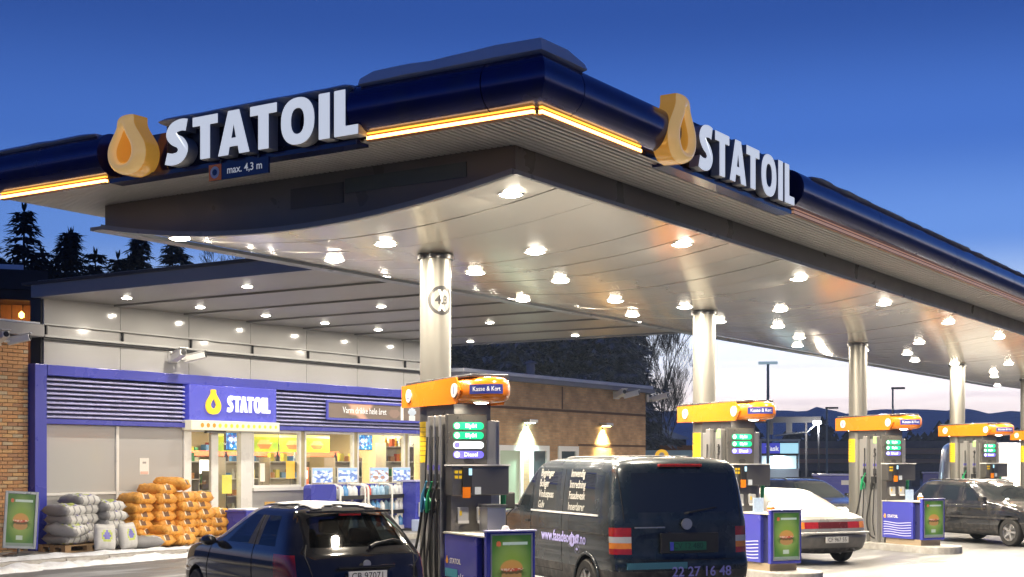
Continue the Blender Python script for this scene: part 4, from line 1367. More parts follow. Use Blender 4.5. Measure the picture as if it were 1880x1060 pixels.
ost = [(20.25, 22.62, 5, 'stack beside the grey bags', ZB), (20.84, 22.62, 6, 'tallest stack', ZB), (21.16, 22.55, 6, 'stack right of the tallest', ZB), (21.93, 22.60, 5, 'stack before the door', ZB), (22.44, 22.62, 3, 'short stack at the door', ZB), (21.05, 22.85, 6, 'rear stack against the wall', ZB)]
ost[2] = (21.40, 22.55, 5, 'stack between the tallest and the door', ZB)
for x, y, n, how, zb in ost:
    for k in range(n):
        bag(omesh[(k * 2 + int(x * 7)) % 5], x + rs_.uniform(-.04, .04), y + rs_.uniform(-.05, .05), zb + k * .185, 0, 'orange bag, %s from the bottom in the %s' % (ORD[k], how), 'bag', 'orange bags by the shop door')
for i, (x, y, z) in enumerate(((20.30, 22.06, .15), (20.88, 22.05, .15), (20.58, 22.10, .335))):
    bag(omesh[i], x, y, z, .1, 'orange bag in the low pile at the front, %s' % ['next to the grey bags', 'nearest the kerb', 'resting across the other two'][i], 'bag', 'orange bags by the shop door')
bag(omesh[1], 21.25, 22.6, ZB + 6 * .185 - .06, .2, 'orange bag sprawled on the very top of the orange pile', 'bag', 'orange bags by the shop door', (R(3), R(8), .5))

# burger print used on the stands
def burger(u, v):
    du, dv = u - .5, v - .52
    n_ = noise.noise((u * 3, v * 4, 1)) * .5 + .5
    n2 = noise.noise((u * 22, v * 30, 3))
    g_ = max(0, 1 - (du / .55) ** 2 - (dv / .5) ** 2)
    c = [.045 + .20 * g_ * (.6 + .5 * n_), .13 + .20 * g_ * (.7 + .4 * n_), .025 + .10 * g_ * n_]
    def over(col, a): return [c[i] * (1 - a) + col[i] * a for i in range(3)]
    sm = lambda d, w=.18: max(0, min(1, (1 - d) / w))
    if v > .78:
        c = over((.55, .10, .05), .8 * sm(((u - .17) / .065) ** 2 + ((v - .87) / .042) ** 2))
        if .85 < v < .89 and .28 < u < .9: c = over((.50, .60, .60), .75)
    if v < .2 and v > .12: c = over((.6, .66, .72), .5 * sm(abs(du + .02) / .13))
    if v < .06: c = over((.2, .24, .24), .8)
    # leaves, patty and lower bun, filling, upper bun
    c = over((.06, .12, .02), .9 * sm((du / .42) ** 2 + ((v - .42) / .10 + n2 * .5) ** 2, .5))
    c = over((.34, .19, .07), sm((du / .27) ** 2 + ((v - .39) / .085) ** 2))
    c = over((.07, .05, .02), .9 * sm((du / .31) ** 2 + ((v - .445) / .035 + n2 * .4) ** 2, .3))
    c = over((.42, .06, .035) if n2 > -.1 else (.55, .40, .30), sm((du / .32) ** 2 + ((v - .49) / .035 + n2 * .3) ** 2, .3))
    if v > .495: c = over((.42 + .10 * n_ - .15 * abs(du), .22 + .14 * (v - .5), .06), sm((du / .30) ** 2 + ((v - .50) / .135) ** 2))
    return tuple(c)
def burger_lettering(parent, M, w, h):
    text_obj('lettering', 'Nyhet', .04, pbr('print_pale', (.6, .68, .68), .4), parent, M @ T(w * .36, -.0025, h * .87), .0005, .0, 'LEFT')

ab = empty('pavement_sign', (17.10, 22.30, .12), R(-32), 'grey framed pavement sign with a burger picture on a round foot', 'pavement sign')
LEAN = RX(R(-4)) @ RY(R(3.5))
mb = MB(); rect_frame(mb, -.30, .30, .13, 1.22, -.03, .03, .05, LEAN); mb.box(-.25, .25, .012, .025, .18, 1.17, LEAN); mb.obj('frame', pbr('sign_grey', (.30, .33, .36), .35, metal=.4, var=.08), ab, None, .006)
print_sheet('poster', .50, .99, 44, 84, burger, ab, LEAN @ T(-.25, -.012, .18), .12)
burger_lettering(ab, LEAN @ T(-.25, -.012, .18), .5, .99)
mb = MB(); mb.lathe([(.0, .06), (.12, .055), (.30, .02), (.30, 0), (0, 0)], 28, T(0, -.02, 0)); mb.cyl((0, 0, .04), (0, 0, .14), .03); mb.obj('foot', ALUD, ab, 40)
mb = MB(); mb.box(.305, .33, -.02, .05, .13, 1.1, LEAN); mb.obj('side_strip', BLUE, ab)

# washer stands, racks and cabinets under the windows
def rounded_blue(x, y, w, d, z0, z1, label):
    s_ = empty('blue_stand', (x, y, .118), 0, label, 'stand')
    mb = MB(); pts = [(-w / 2, 0), (-w / 2, z1 - .09), (-w / 2 + .03, z1 - .03), (-w / 2 + .09, z1), (w / 2 - .09, z1), (w / 2 - .03, z1 - .03), (w / 2, z1 - .09), (w / 2, 0)]
    solid(mb, pts, d); mb.obj('panel', BLUE, s_, None, .01)
    mb = MB(); mb.box(-w / 2 - .03, w / 2 + .03, -d - .04, .04, 0, .06); mb.obj('base', ALUD, s_)
    return s_
rounded_blue(25.55, 22.25, .92, .25, 0, 1.24, 'plain blue rounded stand between the firewood and the bottle rack')
def bottle_mesh(c):
    mb = MB(); mb.lathe([(.0, 0), (.075, .0), (.08, .02), (.08, .19), (.05, .25), (.024, .27), (.024, .30), (0, .301)], 12)
    return mb.mesh('bottle', c, 50)
BOT = [bottle_mesh(pbr('bottle_%d' % i, c, .25, var=.08)) for i, c in enumerate(((.75, .77, .78), (.10, .30, .62), (.75, .77, .78), (.62, .08, .05), (.35, .55, .75)))]
BC = ['white', 'blue', 'white', 'red', 'pale blue']
def rack(x, y, w, label, nl=3, short='first outdoor rack'):
    r_ = empty('bottle_rack', (x, y, .118), 0, label, 'rack', 'racks of bottles under the shop windows')
    mb = MB(); mb.box(-w / 2, w / 2, .20, .23, 0, 1.22); mb.obj('back_panel', BLUE, r_)
    for sx_ in (-1, 1):
        mb = MB(); xx = sx_ * w / 2
        mb.tube([(xx, -.25, .02), (xx, -.25, 1.08), (xx - sx_ * .0, -.22, 1.17), (xx, -.1, 1.21), (xx, .19, 1.21)], .032, 10); mb.obj('side_rail', WHITE, r_, 40)
    for k in range(nl):
        z = .10 + k * .40
        mb = MB(); mb.box(-w / 2 + .035, w / 2 - .035, -.24, .199, z - .03, z); mb.obj('shelf_board', ALU, r_)
        mb = MB(); mb.box(-w / 2 + .035, w / 2 - .035, -.265, -.241, z - .05, z + .05); mb.obj('shelf_edge', BLACK if k else WHITE, r_)
        n = int((w - .1) / .18)
        for row in range(2):
            for i in range(n):
                bi_ = rs_.choice([0, 0, 0, 2, 1, 3, 4])
                q = link('bottle', BOT[bi_], None, 0, T(x - w / 2 + .14 + i * .18 + rs_.uniform(-.01, .01), y - .14 + row * .18, .118 + z + .001))
                tag(q, '%s bottle, %s in the %s row, %s shelf of the %s' % (BC[bi_], ORD[i], ('front', 'back')[row], ORD[k], short), 'bottle', 'bottles on the outdoor racks')
rack(26.62, 22.25, .95, 'white railed bottle rack beside the plain blue stand')
rack(27.70, 22.25, .95, 'white railed bottle rack in the middle of the windows', 3, 'middle outdoor rack')
rack(28.70, 22.35, .80, 'narrow bottle rack next to the blue air and water cabinet', 3, 'narrow outdoor rack')
# price cards over the racks
def card_pic(kind):
    def f(u, v):
        n_ = noise.noise((u * 5 + kind, v * 5, kind))
        if v > .86: return (.35, .55, .85)
        if n_ > .12: return (.80, .87, .95)
        if n_ > -.1: return (.40, .56, .85)
        return (.16, .26, .60) if kind != 2 else (.42, .25, .2)
    return f
for i, (x, c) in enumerate(((25.85, 'with pale bottles above the plain blue stand'), (26.80, 'with a dark figure above the first bottle rack'), (28.05, 'with small print above the middle bottle rack'), (28.98, 'with big blue letters above the narrow rack'))):
    p = empty('price_card', (x - .36, 22.30, 1.40), 0, 'pale blue advert card %s' % c, 'card', 'advert cards above the racks')
    mb = MB(); mb.box(-.02, .74, .006, .03, -.02, .36); mb.obj('backing', WHITE, p)
    print_sheet('print', .72, .34, 22, 12, card_pic(i), p, T(0, 0, 0), .35)
    mb = MB(); mb.cyl((.36, .02, -.18), (.36, .02, -.02), .015, n=8); mb.obj('stem', ALU, p)
    if i in (3, 0): text_obj('lettering', 'Spyler' if i == 3 else 'Tilbud', .10, pbr('card_blue', (.05, .12, .5), .4), p, T(.36, -.004, .13), .0005, .0)
# firewood sacks in front of the wall
wb = pbr('birch_sack', (.52, .47, .36), .7, var=.45, scale=16, bump=.6, bscale=24); wl2 = pbr('birch_dark', (.2, .15, .09), .8, var=.3)
fm = bag_mesh('firewood_sack', .42, .55, .26, 4.4, [wb, wl2], lambda u, v, s_: 1 if noise.noise((u * 9, v * 9, s_)) > .2 else 0)
for i, (x, y, z) in enumerate(((24.75, 22.35, .13), (24.95, 22.3, .38), (24.6, 22.4, .38), (24.85, 22.4, .62))):
    bag(fm, x, y, z, .2 * i, 'pale firewood sack %s' % ['at the bottom of the small pile', 'leaning on the plain blue stand', 'beside the wooden crate', 'on top of the small pile'][i], 'sack', 'firewood sacks under the window')
wcr = empty('wooden_crate', (24.25, 22.55, .118), R(8), 'upright wooden crate panel behind the firewood sacks', 'crate')
for k in range(4):
    mb = MB(); mb.box(-.2 + k * .105, -.105 + k * .105, -.02, 0, 0, .85); mb.obj('board', pbr('crate_wood', (.55, .33, .10), .7, var=.2, scale=7), wcr)
mb = MB(); mb.box(-.2, .21, .001, .03, .1, .2); mb.box(-.2, .21, .001, .03, .6, .7); mb.obj('batten', WOOD, wcr)
# blue air and water cabinet
ac = empty('air_cabinet', (29.15, 21.85, .118), R(-8), 'tall blue cabinet with grey screen box in front of the racks', 'cabinet')
mb = MB(); mb.box(-.38, .50, -.25, .25, .06, 1.26); mb.obj('body', BLUE, ac, None, .02)
mb = MB(); mb.box(-.42, .54, -.29, .29, 1.262, 1.31); mb.obj('top', pbr('lilac_trim', (.45, .45, .72), .35), ac, None, .01)
mb = MB(); mb.box(-.40, .52, -.27, .27, 0, .059); mb.obj('plinth', ALUD, ac)
mb = MB(); mb.box(-.30, .06, -.40, -.251, .36, .74); sb_ = mb.obj('screen_box', pbr('box_grey', (.62, .62, .62), .35, var=.05), ac, None, .02)
mb = MB(); mb.box(-.21, -.02, -.405, -.401, .44, .66); mb.obj('screen', pbr('dark_screen', (.03, .012, .02), .1), sb_)
mb = MB(); mb.box(.05, .48, -.262, -.251, .86, 1.06); mb.obj('label', pbr('label_cyan', (.30, .52, .78), .35), ac)
mb = MB(); mb.cyl((.10, -.2625, .96), (.10, -.268, .96), .07, n=18); mb.obj('emblem', WHITE, ac)
mb = MB(); mb.prism([(-.5, -.4), (.02, -.4), (.30, -.15), (.30, .1), (-.5, .1)], .0, .30, T(0, -.3, 0)); mb.obj('skirt', pbr('pale_blue', (.50, .60, .85), .4), ac, None, .02)
# bin and long blue kerb counter by the orange bags (behind the hatchback)
bn_ = empty('blue_bin', (22.95, 22.0, .118), 0, 'low blue box with snow on its lid before the door', 'bin')
mb = MB(); mb.box(-.35, .45, -.3, .3, 0, .66); mb.obj('body', BLUE, bn_, None, .02)
mb = MB(); mb.box(-.37, .47, -.32, .32, .661, .70); mb.obj('lid', BLUE, bn_)
mb = MB(); mb.box(-.33, .43, -.28, .28, .701, .74); mb.obj('lid_snow', SNOWC, bn_, None, .015)

# ------------------------------------------------------------------ fuel pumps on their islands
AX = math.atan2(-.85, -.53)          # the islands point this way
ISL = MB()
pl_ = []
for k in range(13):
    a = R(-90 + 180 * k / 12); pl_.append((2.62 + .46 * math.cos(a), .46 * math.sin(a)))
for k in range(13):
    a = R(90 + 180 * k / 12); pl_.append((-.55 + .46 * math.cos(a), .46 * math.sin(a)))
ISL.prism(pl_, -.05, .15)
isl_me = ISL.mesh('pump_island', KERBM)
for i, cx in enumerate(COLX[:6]):
    o = link('kerb_island', isl_me, None, .02, T(cx, COLY, 0) @ RZ(AX)); tag(o, kind='structure')
    # yellow notice bent round the column
    nt = empty('yellow_notice', (cx, COLY, 2.15), 0, 'yellow paper notice wrapped round the %s canopy column' % ORD[i], 'notice', 'yellow notices on the columns')
    aim = math.atan2(-COLY, -cx)
    def wrap(mb, a0, a1, z0, z1, r, n=8):
        vs = [(r * math.cos(aim + R(a0 + (a1 - a0) * k / n)), r * math.sin(aim + R(a0 + (a1 - a0) * k / n)), z) for z in (z0, z1) for k in range(n + 1)]
        mb.add(vs, [(k, k + 1, n + 2 + k, n + 1 + k) for k in range(n)])
    mb = MB(); wrap(mb, -100, -18, -.26, .26, .2025); mb.obj('sheet', YELLOW, nt)
    mb = MB()
    for q in range(7): wrap(mb, -85 + (q % 3) * 3, -38 + (q * 7) % 16, .19 - q * .06 - .004, .19 - q * .06 + .004, .2033)
    mb.obj('printed_lines', pbr('print_brown', (.22, .14, .03), .5), nt)

PILLG = glow('pill_green', (.01, .50, .20), 1.0); PILLW = glow('pill_white', (.80, .95, 1), 1.0); PILLP = glow('pill_violet', (.16, .14, .72), 1.0)
PTXT = glow('pill_text', (1, 1, 1), 1.5)
POSTM = pbr('post_metal', (.40, .395, .385), .32, metal=.6, var=.03, scale=2, rvar=.02)
CABB = pbr('cabinet_blue', (.055, .062, .40), .22, var=.12, scale=2, coat=.3)
def pump(i, cx):
    kinds = ['with four fuel labels behind the black hatchback', 'with green hoses behind the dark van', 'with a 5 on its post beside the white saloon', 'with a 7 on its post by the dark estate', 'standing farthest along the row in view']
    p = empty('fuel_pump', (cx, COLY, .15), AX, 'fuel pump under an orange hood, %s' % kinds[i], 'fuel pump', 'fuel pumps under the canopy')
    O = T(0, 0, -.15)
    def bx(name, m, x0, x1, y0, y1, z0, z1, bevel=0, parent=None):
        mb = MB(); mb.box(x0, x1, y0, y1, z0, z1, O); return mb.obj(name, m, parent or p, None, bevel)
    # hood
    def plan(ins, n=20):
        pts = [(-.36 + ins, -.29 + ins)]
        for k in range(n + 1):
            a = R(-90 + 180 * k / n); pts.append((1.46 + (.54 - ins) * math.cos(a), (.29 - ins) * math.sin(a)))
        pts.append((-.36 + ins, .29 - ins))
        return pts
    rings = [[(x, y, z) for x, y in plan(ins)] for z, ins in ((2.60, .12), (2.612, .06), (2.645, .018), (2.69, .0), (2.80, .0), (2.845, .018), (2.878, .06), (2.89, .12))]
    mb = MB(); mb.loft(rings, True, True, True, O); hood = mb.obj('hood', ORANGE, p, 40)
    for s_ in (-1, 1):
        mb = MB()
        mb.prism([(-.40, 2.60), (1.42, 2.585), (1.56, 2.745), (1.42, 2.905), (-.40, 2.88)], 0, .022, O @ Matrix(((1, 0, 0, 0), (0, 0, s_, s_ * .293), (0, 1, 0, 0), (0, 0, 0, 1))))
        mb.obj('side_plate', ORANGE, hood)
    bx('roof_slab', ALUD, -.42, 1.72, -.25, .25, 2.893, 2.93, .01)
    for x, s_ in ((-.12, 2 * i + 2), (1.40, 2 * i + 1)):
        mb = MB(); mb.cyl((x, -.316, 2.745), (x, -.332, 2.745), .085, n=24, M=O); d = mb.obj('number_disc', WHITE, hood, 40)
        text_obj('number', str(s_), .13, pbr('number_blue', (.03, .05, .25), .4), hood, O @ T(x, -.333, 2.745), .001, .01)
    # blue sign round the nose
    def nose(t, off):
        return (1.46 + (.54 + off) * math.cos(t), (.29 + off) * math.sin(t))
    t0, t1 = R(-62), R(8)
    mb = MB(); vs = []
    for z in (2.69, 2.80):
        for k in range(13):
            x, y = nose(t0 + (t1 - t0) * k / 12, .003); vs.append((x, y, z))
    mb.add(vs, [(k, k + 1, 14 + k, 13 + k) for k in range(12)], O); mb.obj('nose_sign', pbr('sign_navy', (.03, .04, .22), .3), hood)
    t = text_obj('lettering', 'Kasse & Kort', .075, glow('text_white', (.9, .92, .95), .25), hood, O, .0, .0)
    xs_ = [v.co.x for v in t.data.vertices]; lo, hi = min(xs_), max(xs_)
    for v in t.data.vertices:
        x, y = nose(t0 + (t1 - t0) * (.10 + .80 * (v.co.x - lo) / (hi - lo)), .006)
        v.co = (x, y, 2.745 + v.co.z)
    for x in (-.15, 1.58):
        mb = MB(); mb.lathe([(0, 2.580), (.06, 2.584), (.09, 2.599)], 18, O @ T(x, -.05, 0)); mb.obj('under_light', LENS2, hood, 40)
        lamp('pump_hood_bulb', 'AREA', (x, -.05, 2.56 - .15), 6, (1, .86, .62), p, .15)
    # mast and posts
    bx('mast', POSTM, .42, 1.24, -.30, .30, .15, 2.40, .01)
    bx('mast_cap', ALUD, .30, 1.2, -.24, .24, 2.401, 2.598)
    posts = (.72, .90, 1.08) if i == 0 else (.66, 1.0)
    pw = .07 if i == 0 else .13
    for k, x in enumerate(posts):
        bx('hose_post', POSTM, x, x + pw, -.40, -.303, .15, 2.46, .012)
        bx('post_label', pbr('label_violet', (.12, .10, .45), .4), x + .01, x + pw - .01, -.403, -.401, 1.80, 1.86)
        bx('post_label', pbr('label_dark', (.04, .04, .04), .4), x + .01, x + pw - .01, -.403, -.401, 1.60, 1.75)
        c = [pbr('nozzle_blue', (.05, .25, .42), .4), pbr('nozzle_green', (.01, .26, .10), .4), pbr('nozzle_black', (.02, .02, .02), .4)][k % 3 if i == 0 else (k + 1) % 3]
        xm = x + pw / 2
        mb = MB(); mb.tube([(xm + .10, -.46, 1.66), (xm + .05, -.46, 1.58), (xm, -.455, 1.50), (xm - .03, -.46, 1.38), (xm - .04, -.47, 1.28)], [.012, .016, .035, .034, .022], 10, True, O)
        mb.tube([(xm + .01, -.455, 1.49), (xm + .08, -.47, 1.42), (xm + .07, -.47, 1.33), (xm - .02, -.46, 1.30)], .011, 8, True, O)
        mb.obj('nozzle', c, p, 40)
        bx('nozzle_holder', BLACK, x - .005, x + pw + .005, -.455, -.404, 1.44, 1.58, .008)
        mb = MB(); mb.tube(curve3([(xm - .04, -.47, 1.28), (xm - .07, -.50, 1.0), (xm - .12 + .03 * k, -.55, .62), (xm - .05, -.50, .32), (xm + .02, -.42, .24)]), .018, 8, True, O); mb.obj('hose', RUBBER, p, 40)
        mb = MB(); mb.tube(curve3([(xm + .02, -.42, 2.2), (xm + .05, -.45, 1.8), (xm + .03, -.46, 1.0), (xm - .02, -.44, .6), (xm + .02, -.42, .3)]), .012, 8, True, O); mb.obj('hose', RUBBER, p, 40)
    if i:
        text_obj('number', str(2 * i + 1), .24, BLACK, p, O @ T(1.065, -.4025, 2.08), .001, .0)
        bx('green_label', pbr('pale_green', (.35, .62, .22), .4), 1.01, 1.12, -.4035, -.401, 2.3, 2.44)
    # far side post with one green nozzle
    bx('hose_post', POSTM, 1.02, 1.12, .303, .40, .15, 2.40, .012)
    mb = MB(); mb.tube([(1.16, .44, 1.62), (1.14, .44, 1.5), (1.13, .44, 1.36), (1.12, .45, 1.22)], [.012, .035, .034, .02], 10, True, O); mb.obj('nozzle', pbr('nozzle_green', (.01, .26, .10), .4), p, 40)
    mb = MB(); mb.tube(curve3([(1.12, .45, 1.22), (1.1, .47, .9), (1.08, .5, .5), (1.08, .42, .25)]), .018, 8, True, O); mb.obj('hose', RUBBER, p, 40)
    # display with lit fuel labels
    bx('display', pbr('display_grey', (.13, .125, .115), .3, metal=.5, var=.15, scale=2), 1.242, 1.31, -.376, .15, 1.87, 2.47, .012)
    lab = [('Blyfri', PILLG, 2.33), ('Blyfri', PILLG, 2.215), (None, PILLW, 2.10), ('Diesel', PILLP, 1.985)] if i == 0 else [('Blyfri', PILLG, 2.32), ('Blyfri', PILLG, 2.20), ('Diesel', PILLP, 2.08)]
    for tx, m, z in lab:
        mb = MB(); w, h = .40, .088; pts = []
        for k in range(9):
            a = R(-90 + 180 * k / 8); pts.append((w / 2 - h / 2 + h / 2 * math.cos(a), h / 2 * math.sin(a)))
        for k in range(9):
            a = R(90 + 180 * k / 8); pts.append((-w / 2 + h / 2 + h / 2 * math.cos(a), h / 2 * math.sin(a)))
        F = O @ T(1.3105, -.10, z) @ RZ(R(90))
        solid(mb, pts, .006, None, F); pill = mb.obj('fuel_label', m, p)
        mb = MB(); mb.cyl((-.15, -.0065, 0), (-.15, -.009, 0), .034, n=16, M=F); mb.obj('label_disc', PTXT if tx else PILLP, pill)
        if tx: text_obj('lettering', tx, .072, PTXT, pill, F @ T(.03, -.0085, 0), .0005, .012)
    # payment box, screen, shelf
    bx('payment_box', STEEL, 1.26, 1.48, -.38, .36, 1.50, 1.85, .01)
    bx('box_edge', WHITE, 1.25, 1.50, -.39, .37, 1.851, 1.868)
    bx('terminal', BLACK, 1.481, 1.52, -.26, -.14, 1.53, 1.84, .008)
    bx('terminal_screen', glow('term_blue', (.35, .65, .9), .9), 1.521, 1.524, -.185, -.145, 1.74, 1.82)
    bx('orange_sticker', ORANGE, 1.521, 1.526, -.265, -.165, 1.47, 1.60)
    for k in range(4): bx('yellow_key', YELLOW, 1.481, 1.486, -.35 + .055 * (k % 2), -.31 + .055 * (k % 2), 1.70 + .06 * (k // 2), 1.735 + .06 * (k // 2))
    bx('white_sticker', pbr('sticker_pale', (.55, .6, .65), .4), 1.481, 1.484, -.09, -.01, 1.51, 1.60)
    bx('pedestal', STEEL, 1.245, 1.40, -.36, .16, 1.062, 1.498)
    for y in (-.22, .03):
        bx('paper_holder', pbr('holder_grey', (.42, .42, .42), .4), 1.401, 1.44, y - .07, y + .07, 1.19, 1.36, .01)
        bx('holder_label', WHITE, 1.441, 1.444, y - .07, y + .07, 1.165, 1.2)
        bx('holder_label', YELLOW, 1.441, 1.444, y - .05, y - .02, 1.26, 1.32)
    return p
def curve3(c, n=6):
    P = [Vector(c[0])] + [Vector(q) for q in c] + [Vector(c[-1])]
    out = []
    for i in range(1, len(P) - 2):
        for k in range(n):
            t = k / n
            out.append(.5 * (2 * P[i] + (P[i + 1] - P[i - 1]) * t + (2 * P[i - 1] - 5 * P[i] + 4 * P[i + 1] - P[i + 2]) * t * t + (3 * P[i] - P[i - 1] - 3 * P[i + 1] + P[i + 2]) * t ** 3))
    out.append(P[-2])
    return out
def cabinet(i, cx):
    kinds = ['in front of the dark van', 'in front of the white saloon', 'in front of the dark estate car', 'behind the dark estate car', 'at the end of the row']
    c = empty('service_cabinet', (cx, COLY, .15), AX, 'blue service cabinet with burger poster %s' % kinds[i], 'cabinet', 'blue cabinets beside the pumps')
    O = T(0, 0, -.15)
    def bx(name, m, x0, x1, y0, y1, z0, z1, bevel=0, parent=None):
        mb = MB(); mb.box(x0, x1, y0, y1, z0, z1, O); return mb.obj(name, m, parent or c, None, bevel)
    bx('plinth', pbr('plinth_tan', (.35, .27, .18), .6, var=.2), 1.40, 2.50, -.38, .14, .15, .27)
    bx('body', CABB, 1.33, 2.30, -.42, .18, .272, 1.05, .012)
    bx('body_end', pbr('cabinet_dark', (.02, .022, .09), .3), 2.302, 2.46, -.36, .14, .272, 1.03)
    bx('top', pbr('worktop', (.52, .50, .46), .35), 1.31, 2.56, -.43, .19, 1.052, 1.068)
    # poster case across the end
    mb = MB(); mb.box(2.52, 2.60, -.43, .165, .27, 1.12, O); mb.obj('poster_case', CABB, c, None, .008)
    bx('case_top', pbr('lilac_trim', (.45, .45, .72), .35), 2.51, 2.62, -.44, .175, 1.121, 1.136)
    F = O @ T(2.6045, -.37, .34) @ RZ(R(90))
    print_sheet('poster', .48, .74, 44, 68, burger, c, F, .35)
    burger_lettering(c, F, .48, .74)
    mb = MB(); rect_frame(mb, -.018, .498, -.018, .758, -.006, .0, .016, F); mb.obj('poster_frame', ALU, c)
    # print on the long side
    SF = O @ T(1.36, -.4225, 0)
    mb = MB(); o = [(x * .075, z * .09) for x, z in drop_outline(24)]; solid(mb, o, .002, None, SF @ T(.06, 0, .70)); mb.obj('drop_print', pbr('drop_print', (.9, .42, .05), .4), c)
    text_obj('lettering', 'STATOIL', .085, WHITE, c, SF @ T(.31, -.001, .735), .0005, .02)
    if i == 0:
        mb = MB(); mb.box(.0, .38, -.003, 0, .55, .645, SF); mb.obj('teal_print', pbr('teal_print', (.06, .32, .42), .35), c)
        mb = MB(); mb.box(.0, .62, -.002, 0, .30, .545, SF); mb.obj('dark_print', pbr('dark_print', (.03, .028, .025), .35), c)
        gl = MB()
        for k, (dx, hgt, an) in enumerate(((-.10, .10, .75), (-.055, .165, .22), (-.015, .185, .05), (.028, .17, -.12), (.066, .13, -.32))):
            gl.box(-.013, .013, -.0045, -.0025, 0, hgt, SF @ T(.50 + dx, 0, .42) @ RY(-an * .6))
        gl.prism([(-.10, -.10), (.08, -.10), (.085, .03), (-.075, .03)], .0025, .0046, SF @ T(.50, 0, .42) @ RX(R(90)))
        gl.obj('glove_print', pbr('glove_print', (.70, .72, .74), .5), c)
        mb = MB(); mb.prism([(0, 0), (.10, 0), (.06, .16), (.02, .18)], .0025, .0045, SF @ T(.05, 0, .31) @ RX(R(90))); mb.obj('paper_print', WHITE, c)
    else:
        for k in range(6):
            mb = MB(); z = .34 + k * .052; vs = []
            for zz in (z, z + .016):
                for q in range(15): vs.append((.02 + q * .062, -.0012, zz + .012 * math.sin(q * .45 + k * .3)))
            mb.add(vs, [(q, q + 1, 16 + q, 15 + q) for q in range(14)], SF); mb.obj('stripe', pbr('stripe_lilac', (.55, .57, .85), .4), c)
    return c
PUMPS = []
for i, cx in enumerate(COLX[:5]):
    pump(i, cx); cabinet(i, cx)
    # things left on top of the cabinet
    Mw = T(cx, COLY, 1.07) @ RZ(AX)
    def put(name, label, cat, x, y, grp=None):
        q = Mw @ Vector((x, y, 0)); return empty(name, q, AX, label, cat, grp)
    kq = ['by the dark van', 'in front of the white saloon', 'in front of the dark estate car', 'behind the dark estate car']
    if i == 0:
        e = put('paper_dome', 'white plastic paper dome on the cabinet of the pump by the van', 'dispenser', 2.42, -.12)
        mb = MB(); mb.lathe([(0, .11), (.03, .105), (.05, .06), (.055, 0), (0, 0)], 16); mb.obj('dome', WHITE, e, 50)
        e = put('waste_bin', 'grey waste bin behind the pump next to the van', 'bin', 1.75, .02)
        mb = MB(); mb.box(-.12, .12, -.12, .12, 0, .30); mb.obj('body', ALU, e, None, .01); mb = MB(); mb.box(-.13, .13, -.13, .13, .301, .33); mb.obj('lid', ALUD, e)
    elif i < 4:
        e = put('wash_card', 'pale blue card on the cabinet %s' % kq[i], 'card', 2.0, -.25, 'cards on the service cabinets')
        mb = MB(); mb.box(-.01, .01, -.1, .1, 0, .24); mb.obj('card', pbr('card_pale', (.45, .6, .85), .4, var=.3, scale=30), e)
        e = put('wash_bottle', 'small orange and white bottle on the cabinet %s' % kq[i], 'bottle', 2.3, -.22, 'bottles on the service cabinets')
        mb = MB(); mb.lathe([(0, 0), (.06, 0), (.06, .10), (.03, .14), (.03, .17), (0, .171)], 14); mb.obj('body', WHITE, e, 50); mb = MB(); mb.lathe([(.0605, .02), (.062, .025), (.062, .09), (.0605, .095)], 14); mb.obj('label', ORANGE, e, 50)

# ------------------------------------------------------------------ vehicles
def paint(name, c, rough=.18, dirt=None, amt=.5, metal=.25):
    return pbr(name, c, rough, metal=metal, var=.12, scale=2.5, coat=.8, rvar=.06, dirt=dirt, dirt_amt=amt)
CARGLASS = pbr('car_glass', (.012, .016, .020), .04, var=.2, scale=2, rvar=.02, spec=.9)
REDL = pbr('red_lens', (.30, .013, .011), .12, var=.3, scale=14, coat=.6)
AMBL = pbr('amber_lens', (.62, .20, .02), .12, var=.3, scale=14, coat=.6)
CLRL = pbr('clear_lens', (.40, .42, .44), .1, var=.1, coat=.6)
TRIM = pbr('trim_black', (.022, .022, .024), .5, var=.2, scale=6, dirt=(.20, .18, .16), dirt_amt=.4)

